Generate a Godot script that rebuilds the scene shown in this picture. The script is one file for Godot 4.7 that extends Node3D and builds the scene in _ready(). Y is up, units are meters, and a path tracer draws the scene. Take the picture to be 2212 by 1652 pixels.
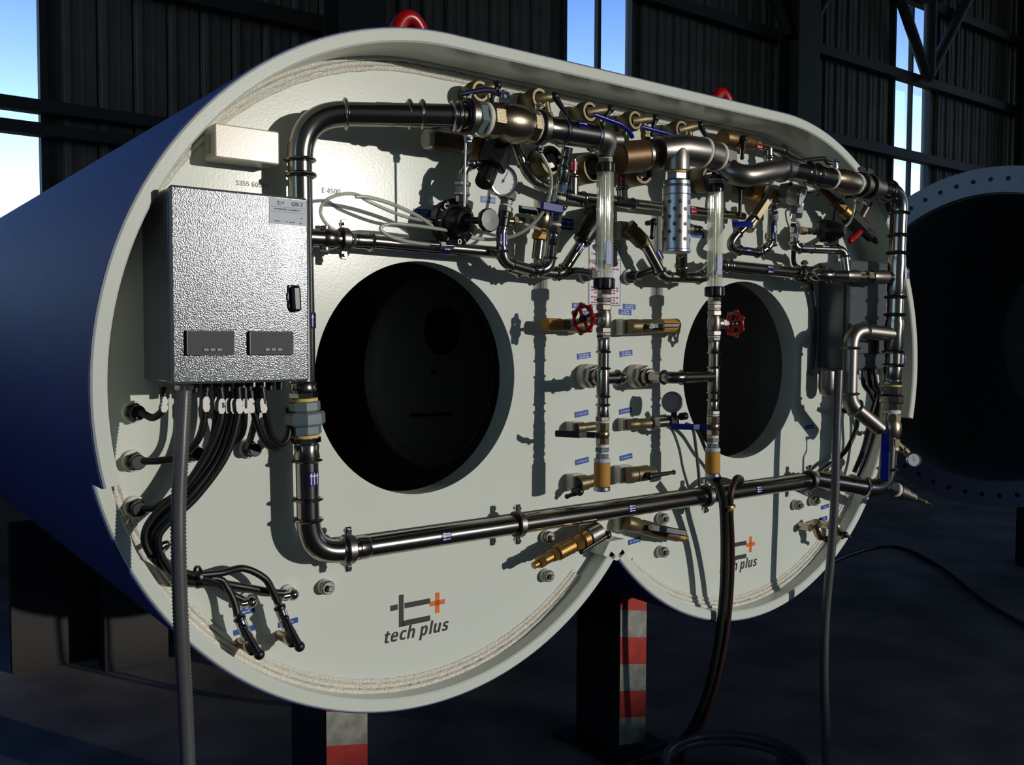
extends Node3D
# Twin-lobed pressure chamber with its pipework in a dark hangar, lit by a low sun through an open door.
# The front plate of the chamber is the plane z = 0, facing +z; the floor is y = 0; units are metres.

const CY := 1.5          # height of the lobe centres
const SPAN := 1.279      # distance between the lobe centres
const RAD := 0.838       # outer radius of a lobe
const RIM := 0.034       # thickness of the rim
const HOOD := 0.15       # how far the upper rim stands out
const LIP := 0.06        # how far the lower rim stands out

var mats := {}
var taken := {}
var font: SystemFont
var font_bold: SystemFont

# ---------- geometry collected into one mesh ----------
class Mb:
	var v := PackedVector3Array()
	var n := PackedVector3Array()
	var ix := PackedInt32Array()

	func tri(a: int, b: int, c: int) -> void:
		var f := (v[b] - v[a]).cross(v[c] - v[a])
		if f.dot(n[a] + n[b] + n[c]) > 0.0:
			ix.append(a); ix.append(c); ix.append(b)
		else:
			ix.append(a); ix.append(b); ix.append(c)

	func add(p: Vector3, m: Vector3) -> int:
		v.append(p); n.append(m)
		return v.size() - 1

	func flat(pts: Array) -> void:          # a flat convex face
		var m: Vector3 = (pts[1] - pts[0]).cross(pts[2] - pts[0]).normalized()
		face(pts, m)

	func face(pts: Array, m: Vector3) -> void:
		var s := v.size()
		for q in pts: add(q, m)
		for i in range(1, pts.size() - 1): tri(s, s + i, s + i + 1)

	func box(x: Transform3D, size: Vector3, c := 0.0015) -> void:   # chamfered box
		var h := size * 0.5
		c = minf(c, minf(h.x, minf(h.y, h.z)) * 0.9)
		for a in 3:
			var b := (a + 1) % 3
			var d := (a + 2) % 3
			for s in [-1.0, 1.0]:
				var pts := []
				for q in [[-1, -1], [1, -1], [1, 1], [-1, 1]]:
					var p := Vector3.ZERO
					p[a] = h[a] * s; p[b] = (h[b] - c) * q[0]; p[d] = (h[d] - c) * q[1]
					pts.append(x * p)
				var m := Vector3.ZERO
				m[a] = s
				face(pts, (x.basis * m).normalized())
		if c <= 0.0: return
		for a in 3:
			var b := (a + 1) % 3
			var d := (a + 2) % 3
			for s in [[-1, -1], [1, -1], [1, 1], [-1, 1]]:
				var e := []
				for t in [[-1, 0], [1, 0], [1, 1], [-1, 1]]:
					var p := Vector3.ZERO
					p[a] = (h[a] - c) * t[0]
					p[b] = (h[b] - (c if t[1] == 1 else 0.0)) * s[0]
					p[d] = (h[d] - (0.0 if t[1] == 1 else c)) * s[1]
					e.append(x * p)
				var m := Vector3.ZERO
				m[b] = s[0]; m[d] = s[1]
				face(e, (x.basis * m).normalized())
		for sx in [-1, 1]:
			for sy in [-1, 1]:
				for sz in [-1, 1]:
					var k := Vector3(sx, sy, sz)
					face([x * Vector3(h.x * sx, (h.y - c) * sy, (h.z - c) * sz), x * Vector3((h.x - c) * sx, h.y * sy, (h.z - c) * sz), x * Vector3((h.x - c) * sx, (h.y - c) * sy, h.z * sz)], (x.basis * k).normalized())

	# a profile of (distance along the axis, radius) turned round an axis; few segments and facets = true give hexagons
	func lathe(at: Vector3, axis: Vector3, prof: Array, segs := 20, facets := false, twist := 0.0) -> void:
		var y := axis.normalized()
		var x := y.cross(Vector3.UP if absf(y.y) < 0.9 else Vector3.BACK).normalized()
		var z := y.cross(x)
		var dirs := []
		for k in segs + 1:
			var t := TAU * k / segs + twist
			dirs.append(x * cos(t) + z * sin(t))
		var m := prof.size() - 1
		var sn := []
		for i in m:
			var d: Vector2 = prof[i + 1] - prof[i]
			sn.append(Vector2(d.x, -d.y).normalized() if d.length() > 1e-7 else Vector2(1, 0))   # (radial, axial)
		for i in m:
			var p0: Vector2 = prof[i]
			var p1: Vector2 = prof[i + 1]
			if (p1 - p0).length() < 1e-7: continue
			var s0: Vector2 = sn[i]
			var s1: Vector2 = sn[i]
			if not facets:
				if i > 0 and sn[i - 1].dot(sn[i]) > 0.75: s0 = (sn[i - 1] + sn[i]).normalized()
				if i < m - 1 and sn[i + 1].dot(sn[i]) > 0.75: s1 = (sn[i + 1] + sn[i]).normalized()
			var a0 := at + y * p0.x
			var a1 := at + y * p1.x
			if facets:
				for k in segs:
					var md: Vector3 = (dirs[k] + dirs[k + 1]).normalized()
					var q := []
					q.append(a0 + dirs[k] * p0.y); 
					if p0.y > 1e-6: q.append(a0 + dirs[k + 1] * p0.y)
					if p1.y > 1e-6: q.append(a1 + dirs[k + 1] * p1.y)
					q.append(a1 + dirs[k] * p1.y)
					if q.size() > 2: face(q, (md * s0.x + y * s0.y).normalized())
			else:
				var st := v.size()
				for k in segs + 1:
					add(a0 + dirs[k] * p0.y, dirs[k] * s0.x + y * s0.y)
					add(a1 + dirs[k] * p1.y, dirs[k] * s1.x + y * s1.y)
				for k in segs:
					var b := st + 2 * k
					if p0.y > 1e-6: tri(b, b + 1, b + 2)
					if p1.y > 1e-6: tri(b + 1, b + 3, b + 2)

	func cyl(a: Vector3, b: Vector3, r: float, segs := 18, c := -1.0) -> void:
		var l := a.distance_to(b)
		if c < 0.0: c = minf(r * 0.12, l * 0.2)
		lathe(a, b - a, [Vector2(0, 0), Vector2(0, r - c), Vector2(c, r), Vector2(l - c, r), Vector2(l, r - c), Vector2(l, 0)], segs)

	func hex(a: Vector3, b: Vector3, r: float, sides := 6, twist := 0.3) -> void:
		var l := a.distance_to(b)
		var c := minf(r * 0.1, l * 0.15)
		lathe(a, b - a, [Vector2(0, 0), Vector2(0, r - c), Vector2(c, r), Vector2(l - c, r), Vector2(l, r - c), Vector2(l, 0)], sides, true, twist)

	func ball(at: Vector3, r: float, segs := 14) -> void:
		var pr := []
		for i in 9: pr.append(Vector2(-r * cos(PI * i / 8), r * sin(PI * i / 8)))
		lathe(at, Vector3.UP, pr, segs)

	# a round tube along a path; rs: one radius or one for each point
	func tube(path: Array, rs, segs := 12, caps := true) -> void:
		var m := path.size()
		var tan := []
		for i in m:
			var t: Vector3 = path[mini(i + 1, m - 1)] - path[maxi(i - 1, 0)]
			tan.append(t.normalized())
		var x: Vector3 = tan[0].cross(Vector3.UP if absf(tan[0].y) < 0.9 else Vector3.BACK).normalized()
		var st := v.size()
		for i in m:
			x = (x - tan[i] * x.dot(tan[i])).normalized()
			var z: Vector3 = tan[i].cross(x)
			var r: float = rs if rs is float else rs[i]
			for k in segs + 1:
				var a := TAU * k / segs
				var d: Vector3 = x * cos(a) + z * sin(a)
				add(path[i] + d * r, d)
		for i in m - 1:
			for k in segs:
				var b := st + i * (segs + 1) + k
				tri(b, b + 1, b + segs + 1)
				tri(b + 1, b + segs + 2, b + segs + 1)
		if caps:
			for e in [0, m - 1]:
				var c := add(path[e], -tan[0] if e == 0 else tan[e])
				var s2 := v.size()
				for k in segs + 1: add(v[st + e * (segs + 1) + k], n[c])
				for k in segs: tri(c, s2 + k, s2 + k + 1)

	# a closed outline pushed along a direction
	func prism(pts: Array, push: Vector3) -> void:
		var q := PackedVector2Array()
		var m := push.normalized()
		var x: Vector3 = (pts[1] - pts[0]).normalized()
		var y := m.cross(x)
		for p in pts: q.append(Vector2((p - pts[0]).dot(x), (p - pts[0]).dot(y)))
		var t := Geometry2D.triangulate_polygon(q)
		for e in [0, 1]:
			var s := v.size()
			for p in pts: add(p + push * e, m if e == 1 else -m)
			for i in range(0, t.size(), 3): tri(s + t[i], s + t[i + 1], s + t[i + 2])
		var ccw := not Geometry2D.is_polygon_clockwise(q)
		for i in pts.size():
			var a: Vector3 = pts[i]
			var b: Vector3 = pts[(i + 1) % pts.size()]
			var o := (b - a).cross(m).normalized() * (1.0 if ccw else -1.0)
			face([a, b, b + push, a + push], o)

	# a profile of (offset outwards, z) carried along an outline in a plane of constant z
	func band(path: Array, outs: Array, prof: Array, closed := false, ends := true) -> void:
		var m := path.size()
		var np := prof.size()
		for j in np:
			var p0: Vector2 = prof[j]
			var p1: Vector2 = prof[(j + 1) % np]
			var d := p1 - p0
			var st := v.size()
			for i in m:
				var o := Vector3(outs[i].x, outs[i].y, 0)
				var c := Vector3(path[i].x, path[i].y, 0)
				var nn := (o * d.y + Vector3(0, 0, -d.x)).normalized()
				add(c + o * p0.x + Vector3(0, 0, p0.y), nn)
				add(c + o * p1.x + Vector3(0, 0, p1.y), nn)
			for i in (m if closed else m - 1):
				var a := st + 2 * i
				var b := st + 2 * ((i + 1) % m)
				tri(a, a + 1, b); tri(a + 1, b + 1, b)
		if ends and not closed:
			for e in [0, m - 1]:
				var q := []
				for p in prof: q.append(Vector3(path[e].x, path[e].y, 0) + Vector3(outs[e].x, outs[e].y, 0) * p.x + Vector3(0, 0, p.y))
				var dd: Vector2 = (path[1] - path[0]) if e == 0 else (path[m - 2] - path[m - 1])
				face(q, -Vector3(dd.x, dd.y, 0).normalized())

	func mesh() -> ArrayMesh:
		var a := []
		a.resize(Mesh.ARRAY_MAX)
		a[Mesh.ARRAY_VERTEX] = v
		a[Mesh.ARRAY_NORMAL] = n
		a[Mesh.ARRAY_INDEX] = ix
		var am := ArrayMesh.new()
		am.add_surface_from_arrays(Mesh.PRIMITIVE_TRIANGLES, a)
		return am

# ---------- the scene tree ----------
func numbered(called: String) -> String:
	var k: int = taken.get(called, 0)
	taken[called] = k + 1
	return called if k == 0 else "%s_%03d" % [called, k]

func thing(called: String, label: String, category: String, at := Vector3.ZERO, group := "") -> Node3D:
	var o := Node3D.new()
	o.name = numbered(called)
	o.position = at
	o.set_meta("label", label)
	o.set_meta("category", category)
	if group != "": o.set_meta("group", group)
	add_child(o)
	return o

func structure(called: String) -> Node3D:
	var o := Node3D.new()
	o.name = numbered(called)
	o.set_meta("kind", "structure")
	add_child(o)
	return o

# a part of a thing; its shape is given in the room's coordinates
func part(called: String, mb: Mb, mat: String, parent: Node3D, label := "") -> MeshInstance3D:
	return put(called, mb.mesh(), mat, parent, label)

func put(called: String, mesh: Mesh, mat: String, parent: Node3D, label := "") -> MeshInstance3D:
	var o := MeshInstance3D.new()
	o.name = called
	o.mesh = mesh
	o.material_override = mats[mat]
	if label != "": o.set_meta("label", label)
	var off := Vector3.ZERO
	if parent != self and parent.get_parent() == self: off = -parent.position
	o.position = off
	parent.add_child(o, true)
	return o

func frame(at: Vector3, z: Vector3, up := Vector3.UP) -> Transform3D:   # a place whose local z looks along z
	z = z.normalized()
	if absf(z.dot(up)) > 0.98: up = Vector3.BACK
	var x := up.cross(z).normalized()
	return Transform3D(Basis(x, z.cross(x), z), at)

func curve(pts: Array, per := 8) -> Array:     # a smooth line through points
	var out := []
	var m := pts.size()
	for i in m - 1:
		var a: Vector3 = pts[maxi(i - 1, 0)]
		var b: Vector3 = pts[i]
		var c: Vector3 = pts[i + 1]
		var d: Vector3 = pts[mini(i + 2, m - 1)]
		for k in per: out.append(b.cubic_interpolate(c, a, d, float(k) / per))
	out.append(pts[m - 1])
	return out

func words(text: String, size: float, depth := 0.0004, bold := true) -> TextMesh:
	var t := TextMesh.new()
	t.text = text
	t.font = font_bold if bold else font
	t.font_size = 32
	t.pixel_size = size / 32.0
	t.depth = depth
	t.curve_step = 2.0
	t.horizontal_alignment = HORIZONTAL_ALIGNMENT_CENTER
	return t

func write(called: String, text: String, size: float, x: Transform3D, mat: String, parent: Node3D, squeeze := 1.0, slant := 0.0) -> MeshInstance3D:
	var o := put(called, words(text, size), mat, parent)
	o.transform = Transform3D(x.basis * Basis(Vector3(squeeze, 0, 0), Vector3(slant, 1, 0), Vector3(0, 0, 1)), x.origin + o.position)
	return o

# ---------- materials ----------
func noise_tex(freq: float, seed_: int, ramp: Array, size := 256, oct := 4, bump := 0.0) -> NoiseTexture2D:
	var f := FastNoiseLite.new()
	f.seed = seed_
	f.noise_type = FastNoiseLite.TYPE_SIMPLEX_SMOOTH
	f.frequency = freq
	f.fractal_octaves = oct
	var t := NoiseTexture2D.new()
	t.width = size; t.height = size
	t.seamless = true
	t.noise = f
	if bump > 0.0:
		t.as_normal_map = true
		t.bump_strength = bump
	elif ramp.size() > 0:
		var g := Gradient.new()
		g.set_color(0, ramp[0]); g.set_color(1, ramp[1])
		t.color_ramp = g
	return t

func mat(called: String, c: Color, rough: float, metal := 0.0) -> StandardMaterial3D:
	var m := StandardMaterial3D.new()
	m.albedo_color = c
	m.roughness = rough
	m.metallic = metal
	mats[called] = m
	return m

func bumpy(m: StandardMaterial3D, tex: Texture2D, scale: float, strength: float) -> void:
	m.normal_enabled = true
	m.normal_texture = tex
	m.normal_scale = strength
	m.uv1_triplanar = true
	m.uv1_scale = Vector3.ONE * scale

func tinted(m: StandardMaterial3D, tex: Texture2D, scale: float) -> void:
	m.albedo_texture = tex
	m.uv1_triplanar = true
	m.uv1_scale = Vector3.ONE * scale

func make_materials() -> void:
	font = SystemFont.new(); font.font_names = ["Droid Sans"]
	font_bold = SystemFont.new(); font_bold.font_names = ["Droid Sans"]; font_bold.font_weight = 700
	var peel := noise_tex(0.05, 3, [], 256, 3, 3.0)
	var m := mat("white_paint", Color(0.845, 0.868, 0.83), 0.21)
	bumpy(m, peel, 8.0, 0.03)
	m.metallic_specular = 0.32
	m = mat("cream_paint", Color(0.80, 0.765, 0.70), 0.26)
	bumpy(m, peel, 12.0, 0.035)
	m = mat("blue_paint", Color(0.07, 0.125, 0.44), 0.68)
	tinted(m, noise_tex(0.01, 8, [Color(0.85, 0.85, 0.88), Color(1, 1, 1)], 512, 5), 0.6)
	m = mat("weld", Color(0.86, 0.85, 0.80), 0.25)
	bumpy(m, noise_tex(0.09, 5, [], 256, 3, 6.0), 6.0, 0.8)
	m = mat("galvanised", Color(0.37, 0.39, 0.41), 0.19, 0.24)
	bumpy(m, noise_tex(0.13, 11, [], 2048, 2, 8.0), 1.0, 0.075)
	mat("steel", Color(0.61, 0.59, 0.56), 0.2, 1.0)
	mat("steel_bright", Color(0.82, 0.80, 0.78), 0.12, 1.0)
	m = mat("steel_dull", Color(0.56, 0.54, 0.52), 0.38, 1.0)
	bumpy(m, noise_tex(0.1, 21, [], 256, 3, 3.0), 14.0, 0.25)
	m = mat("nickel", Color(0.70, 0.64, 0.53), 0.28, 1.0)
	bumpy(m, noise_tex(0.08, 22, [], 256, 3, 3.0), 16.0, 0.25)
	mat("aluminium", Color(0.68, 0.69, 0.73), 0.36, 1.0)
	mat("navy_handle", Color(0.05, 0.07, 0.22), 0.35)
	mat("matt_black", Color(0.05, 0.048, 0.045), 0.7)
	m = mat("brass", Color(0.62, 0.49, 0.27), 0.38, 0.85)
	bumpy(m, noise_tex(0.1, 23, [], 256, 3, 3.0), 14.0, 0.4)
	m = mat("bronze_filter", Color(0.74, 0.53, 0.22), 0.7, 0.25)
	bumpy(m, noise_tex(0.2, 24, [], 256, 2, 4.0), 20.0, 0.5)
	m = mat("olive_brass", Color(0.43, 0.385, 0.28), 0.42, 0.6)
	bumpy(m, noise_tex(0.1, 25, [], 256, 3, 3.0), 14.0, 0.3)
	mat("grey_plastic", Color(0.42, 0.48, 0.50), 0.35)
	mat("black_plastic", Color(0.035, 0.036, 0.04), 0.35)
	mat("black_rubber", Color(0.045, 0.044, 0.044), 0.42)
	mat("brown_rubber", Color(0.16, 0.08, 0.055), 0.45)
	mat("conduit", Color(0.30, 0.30, 0.31), 0.38)
	mat("white_plastic", Color(0.86, 0.86, 0.84), 0.4)
	mat("tape", Color(0.86, 0.85, 0.80), 0.6)
	mat("yellow_tape", Color(0.86, 0.76, 0.42), 0.6)
	mat("blue_label", Color(0.07, 0.27, 0.62), 0.4)
	mat("label_print", Color(0.78, 0.86, 0.95), 0.5)
	mat("navy_label", Color(0.055, 0.05, 0.36), 0.3)
	mat("red_label", Color(0.62, 0.05, 0.10), 0.3)
	mat("white_print", Color(0.92, 0.92, 0.94), 0.5)
	mat("blue_handle", Color(0.03, 0.09, 0.50), 0.3)
	mat("dark_handle", Color(0.07, 0.085, 0.10), 0.35)
	mat("red_paint", Color(0.62, 0.04, 0.04), 0.3)
	mat("logo_dark", Color(0.13, 0.14, 0.135), 0.5)
	mat("logo_orange", Color(0.88, 0.40, 0.0), 0.5)
	mat("notice", Color(0.84, 0.84, 0.88), 0.5)
	mat("notice_red", Color(0.62, 0.10, 0.16), 0.6)
	mat("notice_black", Color(0.06, 0.06, 0.07), 0.6)
	mat("sticker", Color(0.74, 0.77, 0.81), 0.5)
	mat("sticker_print", Color(0.24, 0.28, 0.33), 0.6)
	mat("display", Color(0.2, 0.205, 0.22), 0.6)
	mat("display_rim", Color(0.04, 0.045, 0.05), 0.4)
	mat("dial", Color(0.88, 0.89, 0.90), 0.4)
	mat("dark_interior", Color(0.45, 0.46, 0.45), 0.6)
	mat("door_grey", Color(0.76, 0.77, 0.75), 0.6)
	m = mat("dark_brass", Color(0.40, 0.32, 0.22), 0.42, 0.7)
	bumpy(m, noise_tex(0.1, 26, [], 256, 3, 3.0), 14.0, 0.3)
	mat("seal", Color(0.03, 0.03, 0.03), 0.6)
	mat("stamp", Color(0.62, 0.61, 0.58), 0.6)
	m = mat("stripe_white", Color(0.62, 0.62, 0.58), 0.6)
	tinted(m, noise_tex(0.03, 31, [Color(0.72, 0.72, 0.7), Color(1, 1, 1)], 256, 4), 2.0)
	m = mat("stripe_red", Color(0.72, 0.13, 0.06), 0.6)
	tinted(m, noise_tex(0.03, 32, [Color(0.75, 0.75, 0.75), Color(1, 1, 1)], 256, 4), 2.0)
	m = mat("leg_steel", Color(0.06, 0.06, 0.065), 0.6)
	m = mat("cladding", Color(0.53, 0.48, 0.44), 0.7)
	tinted(m, noise_tex(0.02, 41, [Color(0.85, 0.85, 0.85), Color(1, 1, 1)], 256, 4), 0.4)
	mat("girder", Color(0.24, 0.225, 0.22), 0.7)
	mat("hall_wall", Color(0.68, 0.64, 0.57), 0.8)
	m = mat("concrete", Color(0.62, 0.575, 0.52), 0.75)
	tinted(m, noise_tex(0.006, 42, [Color(0.62, 0.62, 0.64), Color(1, 1, 1)], 1024, 6), 0.25)
	mat("flange_steel", Color(0.52, 0.53, 0.57), 0.5)
	mat("yard", Color(0.5, 0.5, 0.48), 0.9)
	mat("bolt_hole", Color(0.03, 0.03, 0.03), 0.7)
	m = mat("glass_pane", Color(0.9, 0.97, 1.0, 0.06), 0.02)
	m.transparency = BaseMaterial3D.TRANSPARENCY_ALPHA
	m = mat("tube_glass", Color(0.90, 0.90, 0.72, 0.15), 0.04)
	m.transparency = BaseMaterial3D.TRANSPARENCY_ALPHA
	m = mat("gauge_glass", Color(0.9, 0.95, 1.0, 0.06), 0.02)
	m.transparency = BaseMaterial3D.TRANSPARENCY_ALPHA
	m = mat("clear_hose", Color(0.72, 0.73, 0.68, 0.72), 0.25)
	m.transparency = BaseMaterial3D.TRANSPARENCY_ALPHA

# ---------- the hall ----------
const WALL_Z := -5.35

func box_part(called: String, at: Vector3, size: Vector3, m: String, parent: Node3D, c := 0.0015, label := "") -> MeshInstance3D:
	var mb := Mb.new()
	mb.box(Transform3D(Basis(), at), size, c)
	return part(called, mb, m, parent, label)

func build_hall() -> void:
	var fl := structure("floor")
	box_part("slab", Vector3(5, -0.1, 1.3), Vector3(36, 0.2, 14), "concrete", fl, 0.0)
	var ce := structure("ceiling")
	box_part("deck", Vector3(5, 9.1, 1.3), Vector3(36, 0.2, 14), "hall_wall", ce, 0.0)
	for k in 6: box_part("rafter", Vector3(-9.53 + 6.0 * k, 8.8, 1.3), Vector3(0.25, 0.4, 13.2), "girder", ce)
	# side walls with upright strip windows like those of the back wall
	for s in 2:
		var wx: float = [-12.1, 22.1][s]
		var ws := structure(["wall_left", "wall_right"][s])
		box_part("sheet", Vector3(wx, 1.05, 1.3), Vector3(0.2, 2.1, 14), "hall_wall", ws, 0.0)
		box_part("sheet", Vector3(wx, 8.7, 1.3), Vector3(0.2, 0.6, 14), "hall_wall", ws, 0.0)
		for k in 4: box_part("sheet", Vector3(wx, 5.25, -4.7 + 4.0 * k), Vector3(0.2, 6.3, 2.0), "hall_wall", ws, 0.0)
		for k in 3:
			var w := structure("window_%d" % (5 + s * 3 + k))
			box_part("pane", Vector3(wx, 5.25, -2.7 + 4.0 * k), Vector3(0.006, 6.3, 2.0), "glass_pane", w, 0.0)
			box_part("mullion", Vector3(wx, 5.25, -2.7 + 4.0 * k), Vector3(0.06, 6.3, 0.05), "girder", w)
	# the yard outside the door and the long shed across it, which cuts off the lowest sun
	var yd := structure("yard")
	box_part("paving", Vector3(4, -0.12, 50), Vector3(160, 0.1, 83), "yard", yd, 0.0)
	var sh := structure("shed_opposite")
	box_part("shed_wall", Vector3(20, 3.44, 46), Vector3(110, 6.88, 8), "hall_wall", sh, 0.0)
	# the wall behind the camera with the open door the sun comes through
	var wf := structure("wall_front")
	var zf := 8.1
	box_part("sheet", Vector3(-4.7, 4.5, zf), Vector3(14.6, 9, 0.2), "hall_wall", wf, 0.0)
	box_part("sheet", Vector3(14.05, 4.5, zf), Vector3(15.9, 9, 0.2), "hall_wall", wf, 0.0)
	box_part("sheet", Vector3(4.35, 6.45, zf), Vector3(3.5, 5.1, 0.2), "hall_wall", wf, 0.0)
	var dr := structure("door_1")
	box_part("jamb", Vector3(2.65, 1.95, zf), Vector3(0.1, 3.9, 0.26), "girder", dr)
	box_part("jamb", Vector3(6.05, 1.95, zf), Vector3(0.1, 3.9, 0.26), "girder", dr)
	box_part("lintel", Vector3(4.35, 3.85, zf), Vector3(3.3, 0.1, 0.26), "girder", dr)
	# the wall behind the chamber: upright cladding boards, rails, columns and strip windows
	var wb := structure("wall_back")
	var centres := [-2.84, 5.47, 11.48, 17.48]
	var halves := [3.0, 0.49, 0.49, 0.49]
	var lo := 2.1
	var hi := 8.4
	var x0 := -12.0
	for i in 5:
		var half: float = halves[mini(i, 3)]
		var x1: float = (centres[i] - half) if i < 4 else 22.0
		box_part("sheet", Vector3((x0 + x1) * 0.5, 4.5, WALL_Z - 0.1), Vector3(x1 - x0, 9, 0.08), "cladding", wb, 0.0)
		if i < 4:
			x0 = centres[i] + half
			box_part("sheet", Vector3(centres[i], lo * 0.5, WALL_Z - 0.1), Vector3(2 * half, lo, 0.08), "cladding", wb, 0.0)
			box_part("sheet", Vector3(centres[i], (hi + 9) * 0.5, WALL_Z - 0.1), Vector3(2 * half, 9 - hi, 0.08), "cladding", wb, 0.0)
	var board := Mb.new()
	board.box(Transform3D(Basis(), Vector3(0, 0, -0.012)), Vector3(0.24, 8.9, 0.024), 0.004)
	board.box(Transform3D(Basis(), Vector3(-0.085, 0, 0.012)), Vector3(0.05, 8.9, 0.028), 0.008)
	board.box(Transform3D(Basis(), Vector3(0.02, 0, 0.002)), Vector3(0.03, 8.9, 0.012), 0.004)
	var bm := board.mesh()
	var bx := -2.9
	while bx < 20.0:
		var clear := true
		for i in 4:
			if absf(bx - centres[i]) < halves[i] + 0.125: clear = false
		if clear:
			var o := put("cladding_board", bm, "cladding", wb)
			o.position = Vector3(bx, 4.5, WALL_Z - 0.03)
		bx += 0.2533
	for y in [1.0, 3.06, 3.22, 4.22, 5.3, 6.4, 7.5]:
		box_part("rail", Vector3(5, y, WALL_Z + 0.07), Vector3(34, 0.085 if absf(y - 3.14) < 0.1 else 0.13, 0.12), "girder", wb, 0.004)
	for c in [2.47, 8.47, 14.47]:
		var col := Mb.new()
		for s in [-1, 1]: col.box(Transform3D(Basis(), Vector3(c, 4.5, WALL_Z + 0.27 + 0.14 * s)), Vector3(0.42, 9, 0.025), 0.003)
		col.box(Transform3D(Basis(), Vector3(c, 4.5, WALL_Z + 0.27)), Vector3(0.02, 9, 0.28), 0.002)
		part("steel_column", col, "girder", wb)
	for s in [-1, 1]:
		var br := Mb.new()
		br.tube([Vector3(11.48, 5.3, WALL_Z + 0.22), Vector3(11.48 + 2.9 * s, 9.0 + 0.0, WALL_Z + 0.22)], 0.075, 8)
		part("diagonal_brace", br, "girder", wb)
		br = Mb.new()
		br.tube([Vector3(8.47 + 0.15 * s, 5.3, WALL_Z + 0.22), Vector3(8.47 + 2.6 * s, 8.6, WALL_Z + 0.22)], 0.07, 8)
		part("diagonal_brace", br, "girder", wb)
	var post := Mb.new()
	post.tube([Vector3(11.48, 5.3, WALL_Z + 0.24), Vector3(11.48, 9, WALL_Z + 0.24)], 0.085, 10)
	part("brace_post", post, "girder", wb)
	for i in 4:
		var w := structure("window_%d" % (i + 1))
		var c: float = centres[i]
		var half: float = halves[i]
		for s in [-1, 1]: box_part("frame_bar", Vector3(c + s * (half - 0.01), (lo + hi) * 0.5, WALL_Z - 0.04), Vector3(0.05, hi - lo, 0.09), "girder", w)
		box_part("mullion", Vector3(c, (lo + hi) * 0.5, WALL_Z - 0.04), Vector3(0.045, hi - lo, 0.06), "girder", w)
		for y in [lo, hi]: box_part("frame_bar", Vector3(c, y, WALL_Z - 0.04), Vector3(2 * half, 0.06, 0.09), "girder", w)
		var ys := [lo, 3.14, 4.22, 5.3, 6.4, 7.5, hi]
		for k in 6:
			for s in [-1, 1]:
				box_part("pane", Vector3(c + s * half * 0.5, (ys[k] + ys[k + 1]) * 0.5, WALL_Z - 0.06), Vector3(half - 0.02, ys[k + 1] - ys[k], 0.006), "glass_pane", w, 0.0)

# ---------- the chamber ----------
func outline(r: float, lo := -100.0, upper := true) -> Array:
	# points and outward directions of the twin-lobed outline; upper: above lo over the top, else below lo along the bottom
	var pts := []
	var xm := SPAN * 0.5
	var cusp := asin(xm / r)          # angle from straight down to the cusp
	var a0 := -PI / 2 + cusp
	var left := []
	for i in 121:
		var a := a0 - (PI * 2 - (PI / 2 - a0)) * i / 120.0    # clockwise from the cusp to the top
		left.append([Vector2(cos(a) * r, CY + sin(a) * r), Vector2(cos(a), sin(a))])
	var all := left.duplicate()
	for i in range(1, 20): all.append([Vector2(SPAN * i / 20.0, CY + r), Vector2(0, 1)])
	for i in range(120, -1, -1): all.append([Vector2(SPAN - left[i][0].x, left[i][0].y), Vector2(-left[i][1].x, left[i][1].y)])
	if lo < -50.0: return all
	var out := []
	if upper:
		for q in all:
			var side_low: bool = q[0].y < lo
			if not side_low: out.append(q)
		return out
	# lower: two runs, left (from the step to the cusp) and right
	var l := []
	var rr := []
	for i in all.size():
		var near: bool = all[i][0].y <= lo or (i > 0 and all[i - 1][0].y <= lo) or (i < all.size() - 1 and all[i + 1][0].y <= lo)
		if near:
			if i < all.size() / 2: l.append(all[i])
			else: rr.append(all[i])
	return [l, rr]

func split(q: Array) -> Array:
	var a := []
	var b := []
	for e in q: a.append(e[0]); b.append(e[1])
	return [a, b]

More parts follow.
